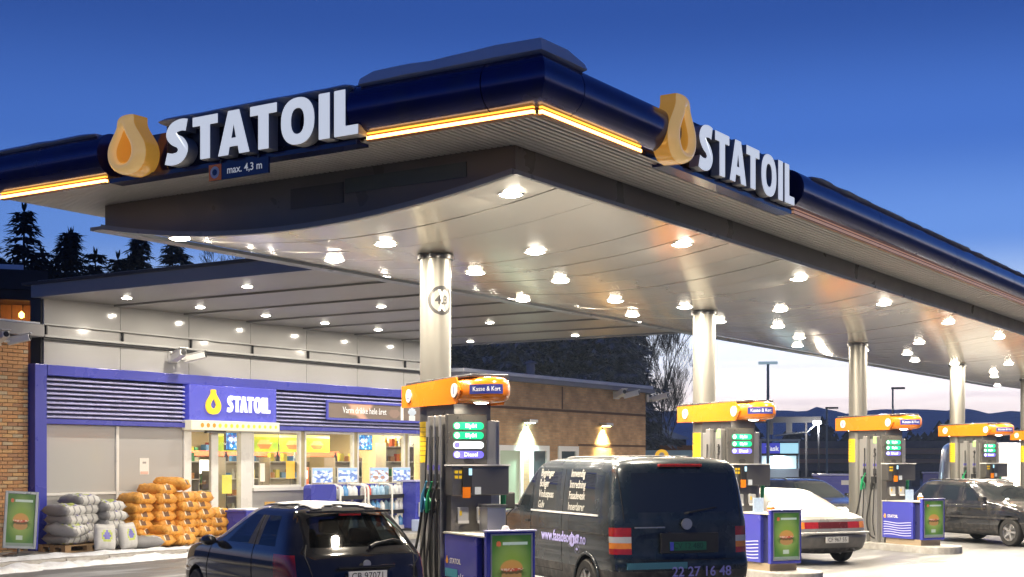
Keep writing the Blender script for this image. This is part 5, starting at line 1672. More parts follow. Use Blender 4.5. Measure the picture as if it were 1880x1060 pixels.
def car_body(name, spec, parent, mats):
    """Body swept up through plan outlines, smoothed, wheel wells cut, then split by material into parts.
    spec: slices (z, rear x, front x, half width), rear/front columns, side columns, classify(i, c) -> material key."""
    L = spec['slices']; zb, zt = spec['zbelt'], spec['ztop']
    Xl, Xb, Xt = spec['xlow'], spec['xbelt'], spec['xtop']
    ns = len(Xl)
    ry, fy = spec.get('ry', [0, .42, .80]), spec.get('fy', [0, .42, .80])
    names = ['R%d' % k for k in range(len(ry))] + ['C1', 'C2'] + ['S%d' % k for k in range(ns)] + ['D2', 'D1'] + ['F%d' % k for k in reversed(range(len(fy)))]
    rb, fb = spec.get('bow_r', .05), spec.get('bow_f', .12)
    def half(sl):
        z, xr, xf, w = sl[:4]
        cr = sl[4] if len(sl) > 4 else spec.get('cr', .16); cf = spec.get('cf', .30)
        P = [(xr + rb * (f_ ** 2), f_ * w * .97, z) for f_ in ry]
        P += [(xr + rb + cr * .28, w * .945, z), (xr + rb + cr, w * .995, z)]
        if z <= zb + 1e-6: X = Xl
        else:
            u = min(1, (z - zb) / (zt - zb)); X = [b_ + (t_ - b_) * u for b_, t_ in zip(Xb, Xt)]
        lo, hi = xr + rb + cr + .02, xf - fb - cf - .02
        P += [(min(max(x, lo), hi), w, z) for x in X]
        P += [(xf - fb - cf, w * .985, z), (xf - fb - cf * .3, w * .93, z)]
        P += [(xf - fb * (f_ ** 2), f_ * w * .97, z) for f_ in reversed(fy)]
        return P
    bm = bmesh.new()
    rings = []
    nc = len(names)
    for sl in L:
        H = half(sl)
        left = [bm.verts.new(p) for p in H]
        right = [left[k] if abs(H[k][1]) < 1e-9 else bm.verts.new((H[k][0], -H[k][1], H[k][2])) for k in range(nc)]
        rings.append((left, right))
    keys = list(mats.keys())
    cls = spec['classify']
    for i in range(len(rings) - 1):
        for k in range(nc - 1):
            key = cls(i, names[k], names[k + 1])
            for side in (0, 1):
                a, b_ = rings[i][side], rings[i + 1][side]
                q = (a[k], a[k + 1], b_[k + 1], b_[k])
                f = bm.faces.new(q if side else tuple(reversed(q)))
                f.material_index = keys.index(key)
    for idx, key in ((0, 'trim'), (len(rings) - 1, spec.get('roof', 'paint'))):
        l_, r_ = rings[idx]
        for k in range(nc - 1):
            vs = [l_[k], l_[k + 1], r_[k + 1], r_[k]]
            u = []
            for v in vs:
                if v not in u: u.append(v)
            if len(u) >= 3:
                f = bm.faces.new(u); f.material_index = keys.index(key)
    bmesh.ops.recalc_face_normals(bm, faces=bm.faces)
    me = bpy.data.meshes.new(name)
    bm.to_mesh(me); bm.free()
    for key in keys: me.materials.append(mats[key])
    o = bpy.data.objects.new(name, me); COL.objects.link(o)
    s_ = o.modifiers.new('s', 'SUBSURF'); s_.levels = 2; s_.render_levels = 2
    cutters = []
    wr = spec['wheel_r'] + .055
    for wx in spec['wheels']:
        for sy_ in (-1, 1):
            mb = MB(); mb.cyl((wx, sy_ * (spec['track'] - .30), spec['wheel_r']), (wx, sy_ * (spec['track'] + .5), spec['wheel_r']), wr, n=36)
            cme_ = mb.mesh('well', mats['well']); c = bpy.data.objects.new('well', cme_); COL.objects.link(c); cutters.append(c)
            b_ = o.modifiers.new('b', 'BOOLEAN'); b_.operation = 'DIFFERENCE'; b_.object = c; b_.solver = 'EXACT'
            try: b_.material_mode = 'TRANSFER'
            except Exception: pass
    dg = bpy.context.evaluated_depsgraph_get()
    ev = bpy.data.meshes.new_from_object(o.evaluated_get(dg), preserve_all_data_layers=True, depsgraph=dg)
    for c in cutters: bpy.data.objects.remove(c)
    bpy.data.objects.remove(o)
    # split by material, glass and lights each into their own connected pieces
    slot = [m.name if m else '' for m in ev.materials]
    groups = {}
    bm = bmesh.new(); bm.from_mesh(ev)
    bm.faces.ensure_lookup_table()
    seen = set(); objs = []
    partname = spec['part']
    for f in bm.faces:
        if f.index in seen: continue
        mi = f.material_index
        if mi >= len(slot): mi = 0
        comp = [f]; seen.add(f.index); st_ = [f]
        single = partname.get(slot[mi], 'body') in ('body',)
        while st_:
            g_ = st_.pop()
            for e in g_.edges:
                for h_ in e.link_faces:
                    if h_.index not in seen and h_.material_index == f.material_index:
                        seen.add(h_.index); comp.append(h_); st_.append(h_)
        groups.setdefault((slot[mi], 0 if single else len(groups)), []).extend(comp)
    for (sname, _), comp in groups.items():
        vmap, vs, fs = {}, [], []
        for f in comp:
            q = []
            for v in f.verts:
                if v.index not in vmap: vmap[v.index] = len(vs); vs.append(v.co.copy())
                q.append(vmap[v.index])
            fs.append(q)
        m2 = bpy.data.meshes.new(partname.get(sname, 'body')); m2.from_pydata(vs, [], fs)
        m2.materials.append(bpy.data.materials[sname])
        for p in m2.polygons: p.use_smooth = True
        try: m2.set_sharp_from_angle(angle=R(50))
        except Exception: pass
        objs.append(link(partname.get(sname, 'body'), m2, parent))
    bm.free()
    return objs

def wheel(parent, x, y, r, w, spokes=5, rim=None, side=1):
    M_ = T(x, y, r) @ RX(R(90) * -side)
    wme = empty('wheel'); wme.parent = parent; wme.matrix_local = M_
    mb = MB(); mb.lathe([(r * .62, -w / 2), (r * .9, -w / 2), (r * .985, -w * .36), (r, -w * .2), (r, w * .2), (r * .985, w * .36), (r * .9, w / 2), (r * .64, w / 2), (r * .62, w * .4)], 36, None, False); mb.obj('tyre', RUBBER, wme, 40)
    rm = rim or pbr('alloy_rim', (.55, .55, .56), .3, metal=.8, var=.1, dirt=(.2, .18, .16), dirt_amt=.4)
    mb = MB(); mb.lathe([(r * .63, w * .42), (r * .60, w * .47), (r * .55, w * .30), (r * .54, 0), (.0, 0)], 32, None, False)
    for k in range(spokes):
        a = 2 * math.pi * k / spokes
        mb.box(.02, r * .58, -r * .075, r * .075, w * .18, w * .40, RZ(a))
    mb.lathe([(r * .17, w * .2), (r * .16, w * .44), (0, w * .45)], 16)
    mb.obj('rim', rm, wme, 40)

def plate(parent, s, x, z, w=.40, h=.095, bgc=None, tcol=None, tilt=0):
    P = T(x, 0, z) @ RZ(R(-90)) @ RX(tilt)
    mb = MB(); mb.box(-w / 2, w / 2, -.012, .01, -h / 2, h / 2, P); p_ = mb.obj('number_plate', bgc or WHITE, parent)
    t = text_obj('lettering', s, h * .98, tcol or BLACK, p_, P @ T(0, -.0135, 0), .0005, .0, squeeze=.92)
    return p_

# --- small black hatchback ------------------------------------------------
BKP = paint('black_paint', (.006, .0065, .009), .09, dirt=(.03, .03, .032), amt=.3, metal=0)
hatch = empty('black_hatchback', (0, 0, 0), 0, 'black three door hatchback with frosted roof, seen from behind', 'car', 'cars on the forecourt')
def cls_h(i, a, b):
    # slices: 0-1 under, 1-3 bumper, 3-5 hatch skin, 5 shoulder, 6-7 glass, 8.. roof
    rear = a[0] == 'R' and b[0] in 'RC'
    if i <= 1: return 'trim'
    if i in (4, 5, 6) and ((a == 'R2' and b == 'C1') or (a == 'C1') or (a == 'C2')):
        if a != 'R2': return 'red'
    if i in (8, 9):
        if a in ('R0', 'R1'): return 'glass'
        if (a, b) in (('S0', 'S1'), ('S2', 'S3')): return 'glass'
        if a == 'S1': return 'trim'
        if a[0] in 'F' or a == 'D1': return 'glass'
    return 'paint'
sp_h = dict(
    slices=[(.17, .12, 3.68, .72), (.27, .04, 3.78, .79), (.46, -.02, 3.83, .822), (.56, -.01, 3.83, .826), (.60, .035, 3.80, .822), (.70, .06, 3.76, .828), (.82, .10, 3.70, .826), (.90, .15, 3.52, .81), (.945, .20, 2.86, .785), (1.13, .335, 2.50, .71), (1.315, .50, 2.12, .605), (1.375, .55, 2.0, .56), (1.425, .85, 1.70, .36)],
    zbelt=.90, ztop=1.375, xlow=[.62, 1.28, 1.36, 2.45, 2.62, 3.0], xbelt=[.62, 1.28, 1.36, 2.36, 2.42, 2.46], xtop=[.90, 1.30, 1.37, 1.62, 1.65, 1.68],
    wheels=(.62, 3.06), wheel_r=.29, track=.80, classify=cls_h, part={'hatch_glass': 'window', 'red_lens': 'tail_light', 'trim_black': 'bumper', 'black_paint': 'body', 'wheel_well': 'wheel_arch'}, bow_r=.07, cr=.15)
WELL = pbr('wheel_well', (.01, .01, .01), .9)
HGL = glass('hatch_glass', (.55, .66, .70), .32, .03)
car_body('hatch', sp_h, hatch, {'paint': BKP, 'glass': HGL, 'red': REDL, 'trim': TRIM, 'well': WELL})
for wx in (.62, 3.06):
    for s_ in (-1, 1): wheel(hatch, wx, s_ * .74, .29, .18, 5, None, s_)
plate(hatch, 'CB 97071', -.015 + .035, .66, .46, .11)
mb = MB(); mb.box(.02, .06, -.34, .34, .745, .775); mb.obj('plate_trim', BKP, hatch, None, .01)
mb = MB(); mb.cyl((.045, 0, .79), (.03, 0, .79), .045, n=18); mb.obj('badge', ALU, hatch, 40)
mb = MB(); mb.tube([(.165, -.10, .965), (.21, -.20, 1.0), (.235, -.42, 1.035), (.25, -.52, 1.02)], [.022, .017, .012, .008], 8); mb.obj('wiper', BLACK, hatch, 40)
mb = MB(); mb.box(.435, .52, -.50, .50, 1.335, 1.362); mb.obj('spoiler', BKP, hatch, None, .012)
mb = MB(); mb.box(.448, .47, -.13, .13, 1.305, 1.328); mb.obj('brake_light', REDL, hatch)
for s_ in (-1, 1):
    m_ = MB(); m_.lathe([(0, -.10), (.07, -.07), (.085, 0), (.07, .06), (0, .075)], 14, T(2.42, s_ * .90, .965) @ RY(R(90)) @ Matrix.Diagonal((.8, 1.15, .8, 1))); m_.box(2.40, 2.45, min(s_ * .79, s_ * .86), max(s_ * .79, s_ * .86), .93, .96); m_.obj('mirror', BKP, hatch, 50)
# frost on the roof
def roof_sheet(parent, x0, x1, y0, y1, zf, m, name='roof_frost', seed=0):
    n, k = 26, 20; vs, fs = [], []
    for i in range(n + 1):
        for j in range(k + 1):
            x = x0 + (x1 - x0) * i / n; y = y0 + (y1 - y0) * j / k
            vs.append((x, y, zf(x, y) + .006))
    for i in range(n):
        for j in range(k):
            cx_, cy_ = (i + .5) / n, (j + .5) / k
            d = min(cx_, 1 - cx_) * 2.2 + .0; d = min(d, min(cy_, 1 - cy_) * 2.6)
            if noise.noise((cx_ * 5 + seed, cy_ * 4, seed)) * .5 + noise.noise((cx_ * 14, cy_ * 12, seed)) * .2 + d > .16:
                a = i * (k + 1) + j; fs.append((a, a + k + 1, a + k + 2, a + 1))
    mb = MB(); mb.add(vs, fs); o = mb.obj(name, m, parent, 60)
    s_ = o.modifiers.new('thick', 'SOLIDIFY'); s_.thickness = .012; s_.offset = 1
    return o
FROST = pbr('roof_frost', (.36, .36, .36), .5, var=.35, scale=5, bump=.5, bscale=40)
def project_top(parent, x, y):
    best = None
    for ch in parent.children:
        if ch.type != 'MESH' or ch.name.split('.')[0] not in ('body', 'window', 'roof_snow_panel'): continue
        ok, loc, nn, ix = ch.ray_cast((x, y, 3), (0, 0, -1))
        if ok and (best is None or loc.z > best): best = loc.z
    return best if best is not None else 1.3
bpy.context.view_layer.update()
roof_sheet(hatch, .60, 1.95, -.44, .44, lambda x, y: project_top(hatch, x, y), FROST, seed=2)
SEAT = pbr('seat_cloth', (.03, .03, .032), .8, var=.3, scale=12)
def seat(x, y, w, zb_, head=True):
    mb = MB()
    mb.box(x - .02, x + .42, y - w / 2, y + w / 2, .42, .58); mb.loft([[(x - .14, y - w / 2, .55), (x - .02, y - w / 2, .55), (x - .02, y + w / 2, .55), (x - .14, y + w / 2, .55)], [(x - .26, y - w / 2 * .86, zb_), (x - .18, y - w / 2 * .86, zb_), (x - .18, y + w / 2 * .86, zb_), (x - .26, y + w / 2 * .86, zb_)]])
    if head:
        for hy in ([y] if w < .8 else [y - .34, y + .34]): mb.box(x - .29, x - .20, hy - .13, hy + .13, zb_ + .04, zb_ + .21)
    return mb.obj('seat', SEAT, hatch, None, .035)
seat(1.15, 0, 1.16, .93); seat(2.0, -.36, .48, 1.0); seat(2.0, .36, .48, 1.0)
mb = MB(); mb.box(2.55, 2.9, -.62, .62, .70, .90); mb.obj('dashboard', BLACK, hatch, None, .04)
mb = MB(); mb.box(.30, 1.0, -.58, .58, .78, .80); mb.obj('parcel_shelf', BLACK, hatch)
HA = R(66)
hatch.location = (11.94, 11.02, 0)
hatch.rotation_euler = (0, 0, HA)
def place(root, px_rl, heading, corner_local):
    pass

# --- dark van ----------------------------------------------------------------
VAN = pbr('van_paint', (.012, .021, .030), .26, metal=.2, var=.15, scale=2.0, coat=.35, rvar=.06, dirt=(.075, .08, .088), dirt_amt=.5)
VANR = VAN
van = empty('dark_van', (0, 0, 0), 0, 'dark grey panel van with white lettering on its side window, seen from behind', 'van', 'cars on the forecourt')
def cls_v(i, a, b):
    if i <= 1: return 'trim'
    if i in (5, 6, 7, 8) and a in ('C1', 'R2'): return {5: 'red', 6: 'amber', 7: 'clear', 8: 'red'}[i]
    if i in (12, 13):
        if a in ('R0', 'R1'): return 'glass'
        if (a, b) in (('S0', 'S1'), ('S2', 'S3'), ('S4', 'S5')): return 'glass'
        if a[0] == 'F' or a == 'D1': return 'glass'
    return 'paint'
sp_v = dict(
    slices=[(.24, .12, 4.78, .86), (.34, .02, 4.86, .93), (.58, -.01, 4.89, .95), (.66, .0, 4.89, .953), (.70, .03, 4.87, .95), (.76, .04, 4.86, .952), (.83, .045, 4.855, .952), (.905, .05, 4.84, .952), (.965, .053, 4.82, .952), (1.10, .06, 4.80, .952), (1.17, .065, 4.62, .948), (1.21, .07, 4.12, .94), (1.235, .075, 4.06, .935), (1.50, .13, 3.70, .915), (1.79, .19, 3.32, .875), (1.90, .24, 3.12, .835), (1.965, .42, 2.85, .66)],
    zbelt=1.17, ztop=1.89, xlow=[.62, 1.85, 1.95, 2.95, 3.08, 3.85, 4.1], xbelt=[.62, 1.85, 1.95, 2.95, 3.08, 3.62, 3.66], xtop=[.66, 1.85, 1.95, 2.78, 2.86, 2.90, 2.93], ry=[0, .42, .82],
    wheels=(.95, 3.95), wheel_r=.335, track=.93, classify=cls_v, part={'car_glass': 'window', 'red_lens': 'tail_light', 'amber_lens': 'indicator', 'clear_lens': 'reversing_light', 'trim_black': 'bumper', 'van_paint': 'body', 'wheel_well': 'wheel_arch'}, bow_r=.06, cr=.12)
car_body('van', sp_v, van, {'paint': VAN, 'glass': CARGLASS, 'red': REDL, 'amber': AMBL, 'clear': CLRL, 'trim': TRIM, 'well': WELL})
for wx in (.95, 3.95):
    for s_ in (-1, 1): wheel(van, wx, s_ * .86, .335, .22, 6, None, s_)
# arch lips
for wx in (.95, 3.95):
    for s_ in (-1, 1):
        pts = [(wx + .40 * math.cos(R(a)), s_ * .952, .335 + .40 * math.sin(R(a))) for a in range(-20, 201, 11)]
        mb = MB(); mb.tube(pts, .022, 8); mb.obj('arch_lip', VAN, van, 50)
# plate recess, plate, handle, badge, lamp bands
mb = MB(); mb.box(-.004, .05, -.43, .36, .775, 1.02); mb.obj('plate_recess', BLACK, van, None, .01)
plate(van, 'CV 12 480', -.006, .86, .50, .105, pbr('green_plate', (.01, .10, .06), .4), pbr('plate_dark', (.004, .03, .03), .4))
mb = MB(); mb.box(-.020, -.0185, .20, .25, .808, .912); mb.obj('plate_flag', pbr('plate_blue', (.05, .06, .45), .4), van)
mb = MB(); mb.cyl((.04, 0, 1.13), (.015, 0, 1.13), .07, n=24); bd = mb.obj('badge', ALU, van, 40)
mb = MB(); mb.box(.02, .045, .30, .70, 1.085, 1.10); mb.obj('model_strip', ALU, van)
mb = MB(); mb.box(-.035, -.012, .02, .83, .585, .665); mb.obj('bumper_strip', pbr('teal_strip', (.05, .16, .22), .15, coat=.6), van)
for s_ in (-1, 1):
    pass
mb = MB(); mb.box(.19, .24, -.30, .30, 1.835, 1.872); mb.obj('brake_light', REDL, van, None, .008)
mb = MB(); mb.tube([(.10, 0, 1.25), (.07, -.05, 1.27), (.105, -.45, 1.33)], [.02, .012, .008], 8); mb.obj('wiper', BLACK, van)
text_obj('phone_number', '22 27 16 48', .17, pbr('violet_vinyl', (.20, .20, .55), .3), van, T(-.036, -.18, .54) @ RZ(R(-90)), .001, .012)
# side rails and lettering (left side of the van, +y)
for s_ in (-1, 1):
    mb = MB(); mb.box(.62, 2.97, min(s_ * .935, s_ * .950), max(s_ * .935, s_ * .950), 1.212, 1.236); mb.obj('window_rail', pbr('frost_trim', (.62, .62, .62), .4, var=.3, scale=9), van)
    mb = MB(); mb.box(.3, 3.0, min(s_ * .951, s_ * .958), max(s_ * .951, s_ * .958), .985, 1.0); mb.obj('slide_rail', BLACK, van)
VIN = pbr('vinyl_white', (.46, .46, .43), .4, var=.25, scale=30)
def on_side(x, z):
    """Frame lying on the van's left flank: reads from outside."""
    for ch in van.children:
        pass
    ys_ = [p for p in ()]
    o, d = (x, 2.0, z), (0, -1, 0)
    best = None
    for ch in van.children:
        if ch.type == 'MESH' and ch.name.split('.')[0] in ('body', 'window'):
            ok, loc, nn, ix = ch.ray_cast(o, d)
            if ok and (best is None or loc.y > best[0]): best = (loc.y, nn.copy())
    y, nn = best
    tl = math.asin(max(-1, min(1, nn.z)))
    return T(x, y + .006, z) @ RZ(R(180)) @ RX(-tl)
bpy.context.view_layer.update()
for k, s_ in enumerate(('Bygninger', 'Boliger', 'Vinduspuss', 'Gulv')):
    text_obj('lettering', s_, .145, VIN, van, on_side(2.72, 1.745 - k * .145), .0005, .012, 'LEFT', .85)
for k, s_ in enumerate(('Innvendig', 'Innredning', 'Fasadevask', 'Innerdører')):
    text_obj('lettering', s_, .145, VIN, van, on_side(1.62, 1.745 - k * .145), .0005, .012, 'LEFT', .85)
text_obj('web_address', 'www.fasadeoghus.no', .20, pbr('lilac_vinyl', (.42, .40, .78), .3), van, on_side(1.75, .90), .0008, .02, 'CENTER', .92)
text_obj('web_address_big', 'og', .34, MATS['lilac_vinyl'], van, on_side(1.35, .90) @ T(0, -.002, 0), .0008, .02)
mb = MB(); mb.box(3.02, 3.14, .949, .972, 1.06, 1.085); mb.obj('door_handle', BLACK, van)
for s_ in (-1, 1):
    mb = MB(); mb.box(3.52, 3.66, min(s_ * .98, s_ * 1.16), max(s_ * .98, s_ * 1.16), 1.22, 1.46); mb.box(3.56, 3.62, min(s_ * .90, s_ * .979), max(s_ * .90, s_ * .979), 1.25, 1.29)
    mb.obj('mirror', BLACK, van, None, .03)
roof_sheet(van, .7, 2.95, -.46, .46, lambda x, y: project_top(van, x, y), FROST, seed=8)
van.location = (14.93, 8.30, 0); van.rotation_euler = (0, 0, R(53))
# body origin is the middle of the rear bumper: shift so that its left rear corner stands where the photo shows it
def set_corner(root, heading, corner, world):
    c = Vector((corner[0], corner[1], 0)); c.rotate(Matrix.Rotation(heading, 3, 'Z'))
    root.location = (world[0] - c.x, world[1] - c.y, 0); root.rotation_euler = (0, 0, heading)
set_corner(van, R(53), (.06, .95), (14.93, 8.22))
set_corner(hatch, HA, (.10, .80), (11.15, 9.98))

# --- snowy saloon ---------------------------------------------------------------
SAL = paint('silver_paint', (.20, .20, .195), .3, dirt=(.22, .20, .18), amt=.6)
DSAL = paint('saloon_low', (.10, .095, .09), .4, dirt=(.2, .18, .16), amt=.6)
FRG = pbr('frosted_glass', (.22, .23, .235), .3, var=.06, scale=3)
FSN = pbr('fresh_snow', (.31, .305, .30), .55, var=.05, scale=4, bump=.3, bscale=20)
sal = empty('snowy_saloon', (0, 0, 0), 0, 'white snow covered saloon with a wide red light band, seen from behind', 'car', 'cars on the forecourt')
def cls_s(i, a, b):
    rear = a[0] in 'RC' and b[0] in 'RC'
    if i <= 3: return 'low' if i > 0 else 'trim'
    if i == 5 and a in ('R0', 'R1', 'R2', 'C1'): return {'R0': 'band', 'R1': 'red', 'R2': 'amber', 'C1': 'amber'}[a]
    if i == 7 and rear: return 'snow'
    if i == 7 and a in ('C2',): return 'snow'
    if i in (8, 9):
        if a in ('R0', 'R1'): return 'frost'
        if rear: return 'paint'
        if (a, b) in (('S1', 'S2'), ('S3', 'S4')): return 'glass'
        if a[0] == 'F' or a == 'D1': return 'glass'
    if i >= 10: return 'snow'
    return 'paint'
sp_s = dict(
    slices=[(.20, .15, 4.0, .74), (.30, .02, 4.15, .81), (.50, -.03, 4.2, .83), (.56, -.02, 4.2, .832), (.60, .03, 4.18, .83), (.66, .04, 4.16, .835), (.80, .05, 4.08, .835), (.90, .09, 3.75, .82), (.96, .62, 3.05, .775), (1.15, .98, 2.75, .70), (1.31, 1.35, 2.42, .60), (1.36, 1.5, 2.3, .54), (1.395, 1.75, 2.1, .34)],
    zbelt=.90, ztop=1.36, xlow=[.55, .9, 1.75, 1.85, 2.7, 2.9, 3.3], xbelt=[.9, 1.05, 1.75, 1.85, 2.60, 2.66, 2.70], xtop=[1.66, 1.70, 1.80, 1.86, 2.0, 2.02, 2.04], roof='snow',
    wheels=(.78, 3.32), wheel_r=.30, track=.80, classify=cls_s, part={'car_glass': 'window', 'red_lens': 'tail_light', 'amber_lens': 'indicator', 'trim_black': 'underside', 'silver_paint': 'body', 'saloon_low': 'bumper', 'band_red': 'reflector_band', 'fresh_snow': 'roof_snow', 'frosted_glass': 'rear_window', 'wheel_well': 'wheel_arch'}, bow_r=.06, cr=.12)
car_body('saloon', sp_s, sal, {'paint': SAL, 'glass': CARGLASS, 'red': REDL, 'amber': AMBL, 'trim': TRIM, 'well': WELL, 'snow': FSN, 'low': DSAL, 'frost': FRG, 'band': pbr('band_red', (.085, .012, .010), .2, var=.2, scale=10)})
for wx in (.78, 3.32):
    for s_ in (-1, 1): wheel(sal, wx, s_ * .74, .30, .18, 5, None, s_)
plate(sal, 'CF 967 55', -.055, .47, .50, .11, pbr('old_plate', (.5, .5, .48), .5), BLACK)
mb = MB(); mb.box(-.04, .02, -.76, .76, .575, .612); mb.obj('bumper_strip', pbr('strip_grey', (.4, .4, .39), .5, var=.2), sal, None, .012)
mb = MB(); mb.cyl((-.02, -.42, .27), (.25, -.42, .28), .028, n=12); mb.obj('exhaust', ALUD, sal)
set_corner(sal, R(58), (.05, -.83), (25.45, 8.62))

# --- dark estate car ---------------------------------------------------------------
EST = paint('estate_paint', (.018, .02, .026), .14, dirt=(.16, .15, .14), amt=.4)
def cls_e(i, a, b):
    if i <= 1: return 'trim'
    if i == 5 and a in ('D1', 'F2'): return 'clear'
    if i == 5 and a == 'C1': return 'red'
    if i in (8, 9):
        if a in ('R0', 'R1'): return 'glass'
        if (a, b) in (('S0', 'S1'), ('S2', 'S3'), ('S4', 'S5')): return 'glass'
        if a[0] == 'F' or a == 'D1': return 'glass'
    return 'paint'
sp_e = dict(
    slices=[(.18, .12, 4.45, .76), (.28, .03, 4.56, .84), (.48, -.02, 4.62, .868), (.58, -.01, 4.62, .87), (.62, .03, 4.59, .868), (.68, .05, 4.55, .87), (.80, .07, 4.45, .87), (.92, .10, 4.0, .855), (.97, .14, 3.28, .82), (1.18, .28, 2.98, .745), (1.37, .44, 2.62, .645), (1.425, .50, 2.5, .59), (1.465, .8, 2.2, .38)],
    zbelt=.92, ztop=1.425, xlow=[.42, 1.15, 1.25, 2.05, 2.13, 2.95, 3.1, 3.5], xbelt=[.42, 1.15, 1.25, 2.05, 2.13, 2.83, 2.88, 2.92], xtop=[.72, 1.18, 1.27, 1.98, 2.05, 2.16, 2.18, 2.20],
    wheels=(.92, 3.62), wheel_r=.315, track=.85, classify=cls_e, part={'car_glass': 'window', 'red_lens': 'tail_light', 'clear_lens': 'headlight', 'trim_black': 'bumper', 'estate_paint': 'body', 'wheel_well': 'wheel_arch'}, bow_r=.06, cr=.14, bow_f=.16)
est = empty('dark_estate', (0, 0, 0), 0, 'dark estate car facing the road with alloy wheels and frosty roof', 'car', 'cars on the forecourt')
car_body('estate', sp_e, est, {'paint': EST, 'glass': CARGLASS, 'red': REDL, 'clear': CLRL, 'trim': TRIM, 'well': WELL})
for wx in (.92, 3.62):
    for s_ in (-1, 1): wheel(est, wx, s_ * .78, .315, .2, 5, None, s_)
for s_ in (-1, 1):
    mb = MB(); mb.box(2.78, 2.92, min(s_ * .84, s_ * .98), max(s_ * .84, s_ * .98), .98, 1.10); mb.obj('mirror', EST, est, None, .03)
    mb = MB(); mb.box(.2, 3.9, min(s_ * .868, s_ * .882), max(s_ * .868, s_ * .882), .60, .645); mb.obj('side_strip', TRIM, est)
    mb = MB(); mb.tube([(.62, s_ * .52, 1.44), (.75, s_ * .55, 1.475), (2.05, s_ * .55, 1.475), (2.2, s_ * .52, 1.44)], .014, 8); mb.obj('roof_rail', BLACK, est, 40)
    for x in (1.32, 2.22):
        mb = MB(); mb.box(x, x + .16, min(s_ * .86, s_ * .885), max(s_ * .86, s_ * .885), .80, .825); mb.obj('door_handle', EST, est)
bpy.context.view_layer.update()
roof_sheet(est, .72, 2.4, -.46, .46, lambda x, y: project_top(est, x, y), FROST, seed=5)
est_tree = est
dark2 = copy_tree(est)
tag(dark2, 'dark car with bare roof waiting behind the snowy saloon', 'car', 'cars on the forecourt')
dark2.name = 'dark_saloon'
for ch in list(dark2.children):
    if ch.name.split('.')[0] == 'roof_frost': bpy.data.objects.remove(ch)
# front right wheel of the estate stands at (32.5, 7.7)
set_corner(est, AX, (3.62, -.86), (32.35, 7.75))
set_corner(dark2, AX, (2.3, 0), (34.3, 13.3))

# --- shut lines and door gaps
SEAM = pbr('shut_line', (.006, .006, .006), .8)
def seam(root, pts, direction, close=False, r=.006):
    d = Vector(direction); out_ = []
    P = [Vector(p) for p in pts]
    if close: P.append(P[0])
    dense = []
    for a, b_ in zip(P, P[1:]):
        for k in range(6): dense.append(a + (b_ - a) * k / 6)
    dense.append(P[-1])
    kids = [c for c in root.children if c.type == 'MESH' and c.name.split('.')[0] in ('body', 'window', 'bumper')]
    for p in dense:
        best = None
        for c in kids:
            ok, loc, nn, ix = c.ray_cast(p - d * 4, d)
            if ok and (best is None or (loc - p).dot(d) < (best - p).dot(d)): best = loc
        if best is not None: out_.append(tuple(best))
    if len(out_) > 2:
        mb = MB(); mb.tube(out_, r, 6); mb.obj('shut_line', SEAM, root, 60)
bpy.context.view_layer.update()
for s_ in (-1, 1):
    dy = (0, -s_, 0)
    seam(hatch, [(1.30, 0, .42), (1.28, 0, .86), (1.36, 0, 1.30)], dy); seam(hatch, [(2.66, 0, .36), (2.70, 0, .62), (2.55, 0, .90)], dy); seam(hatch, [(1.30, 0, .42), (1.6, 0, .34), (2.66, 0, .34)], dy)
    seam(van, [(1.80, 0, .45), (1.82, 0, 1.80)], dy); seam(van, [(2.98, 0, .45), (2.96, 0, 1.78)], dy); seam(van, [(4.0, 0, .75), (3.98, 0, 1.10), (3.72, 0, 1.22)], dy); seam(van, [(1.80, 0, .45), (2.98, 0, .45)], dy)
    seam(est, [(1.20, 0, .60), (1.20, 0, .94), (1.22, 0, 1.36)], dy); seam(est, [(2.09, 0, .34), (2.09, 0, .94), (2.02, 0, 1.36)], dy); seam(est, [(3.0, 0, .36), (3.02, 0, .7), (2.84, 0, .93)], dy); seam(est, [(1.36, 0, .34), (3.0, 0, .34)], dy)
seam(hatch, [(0, -.60, .60), (0, -.66, .88), (0, -.60, 1.0)], (1, 0, 0)); seam(hatch, [(0, .60, .60), (0, .66, .88), (0, .60, 1.0)], (1, 0, 0)); seam(hatch, [(0, -.60, .60), (0, .60, .60)], (1, 0, 0))
seam(van, [(0, -.80, .70), (0, -.80, 1.10), (0, -.82, 1.75)], (1, 0, 0)); seam(van, [(0, .80, .70), (0, .80, 1.10), (0, .82, 1.75)], (1, 0, 0)); seam(van, [(0, -.80, .685), (0, .80, .685)], (1, 0, 0))

# --- white delivery van ---------------------------------------------------------------
WVP = paint('white_van_paint', (.74, .74, .73), .25, dirt=(.5, .48, .45), amt=.4, metal=0)
wv = empty('white_van', (0, 0, 0), 0, 'white delivery van brightly lit at the far end of the pumps', 'van', 'cars on the forecourt')
def cls_w(i, a, b):
    if i <= 1: return 'trim'
    if i in (5, 6, 7, 8) and a in ('C1',): return 'red'
    if i in (12, 13) and ((a, b) == ('S4', 'S5') or a[0] == 'F' or a == 'D1'): return 'glass'
    return 'paint'
sp_w = dict(sp_v); sp_w['classify'] = cls_w
sp_w['part'] = {'car_glass': 'window', 'red_lens': 'tail_light', 'trim_black': 'bumper', 'white_van_paint': 'body', 'wheel_well': 'wheel_arch'}
sp_w['slices'] = [(z if z < 1.2 else z + (z - 1.2) * .85, a_, b_, w_) for z, a_, b_, w_ in sp_v['slices']]
sp_w['ztop'] = 1.89 + .69 * .85
car_body('wvan', sp_w, wv, {'paint': WVP, 'glass': CARGLASS, 'red': REDL, 'trim': TRIM, 'well': WELL})
for wx in (.95, 3.95):
    for s_ in (-1, 1): wheel(wv, wx, s_ * .86, .335, .22, 6, None, s_)
set_corner(wv, R(-62), (1.9, 0), (53.2, 13.4))

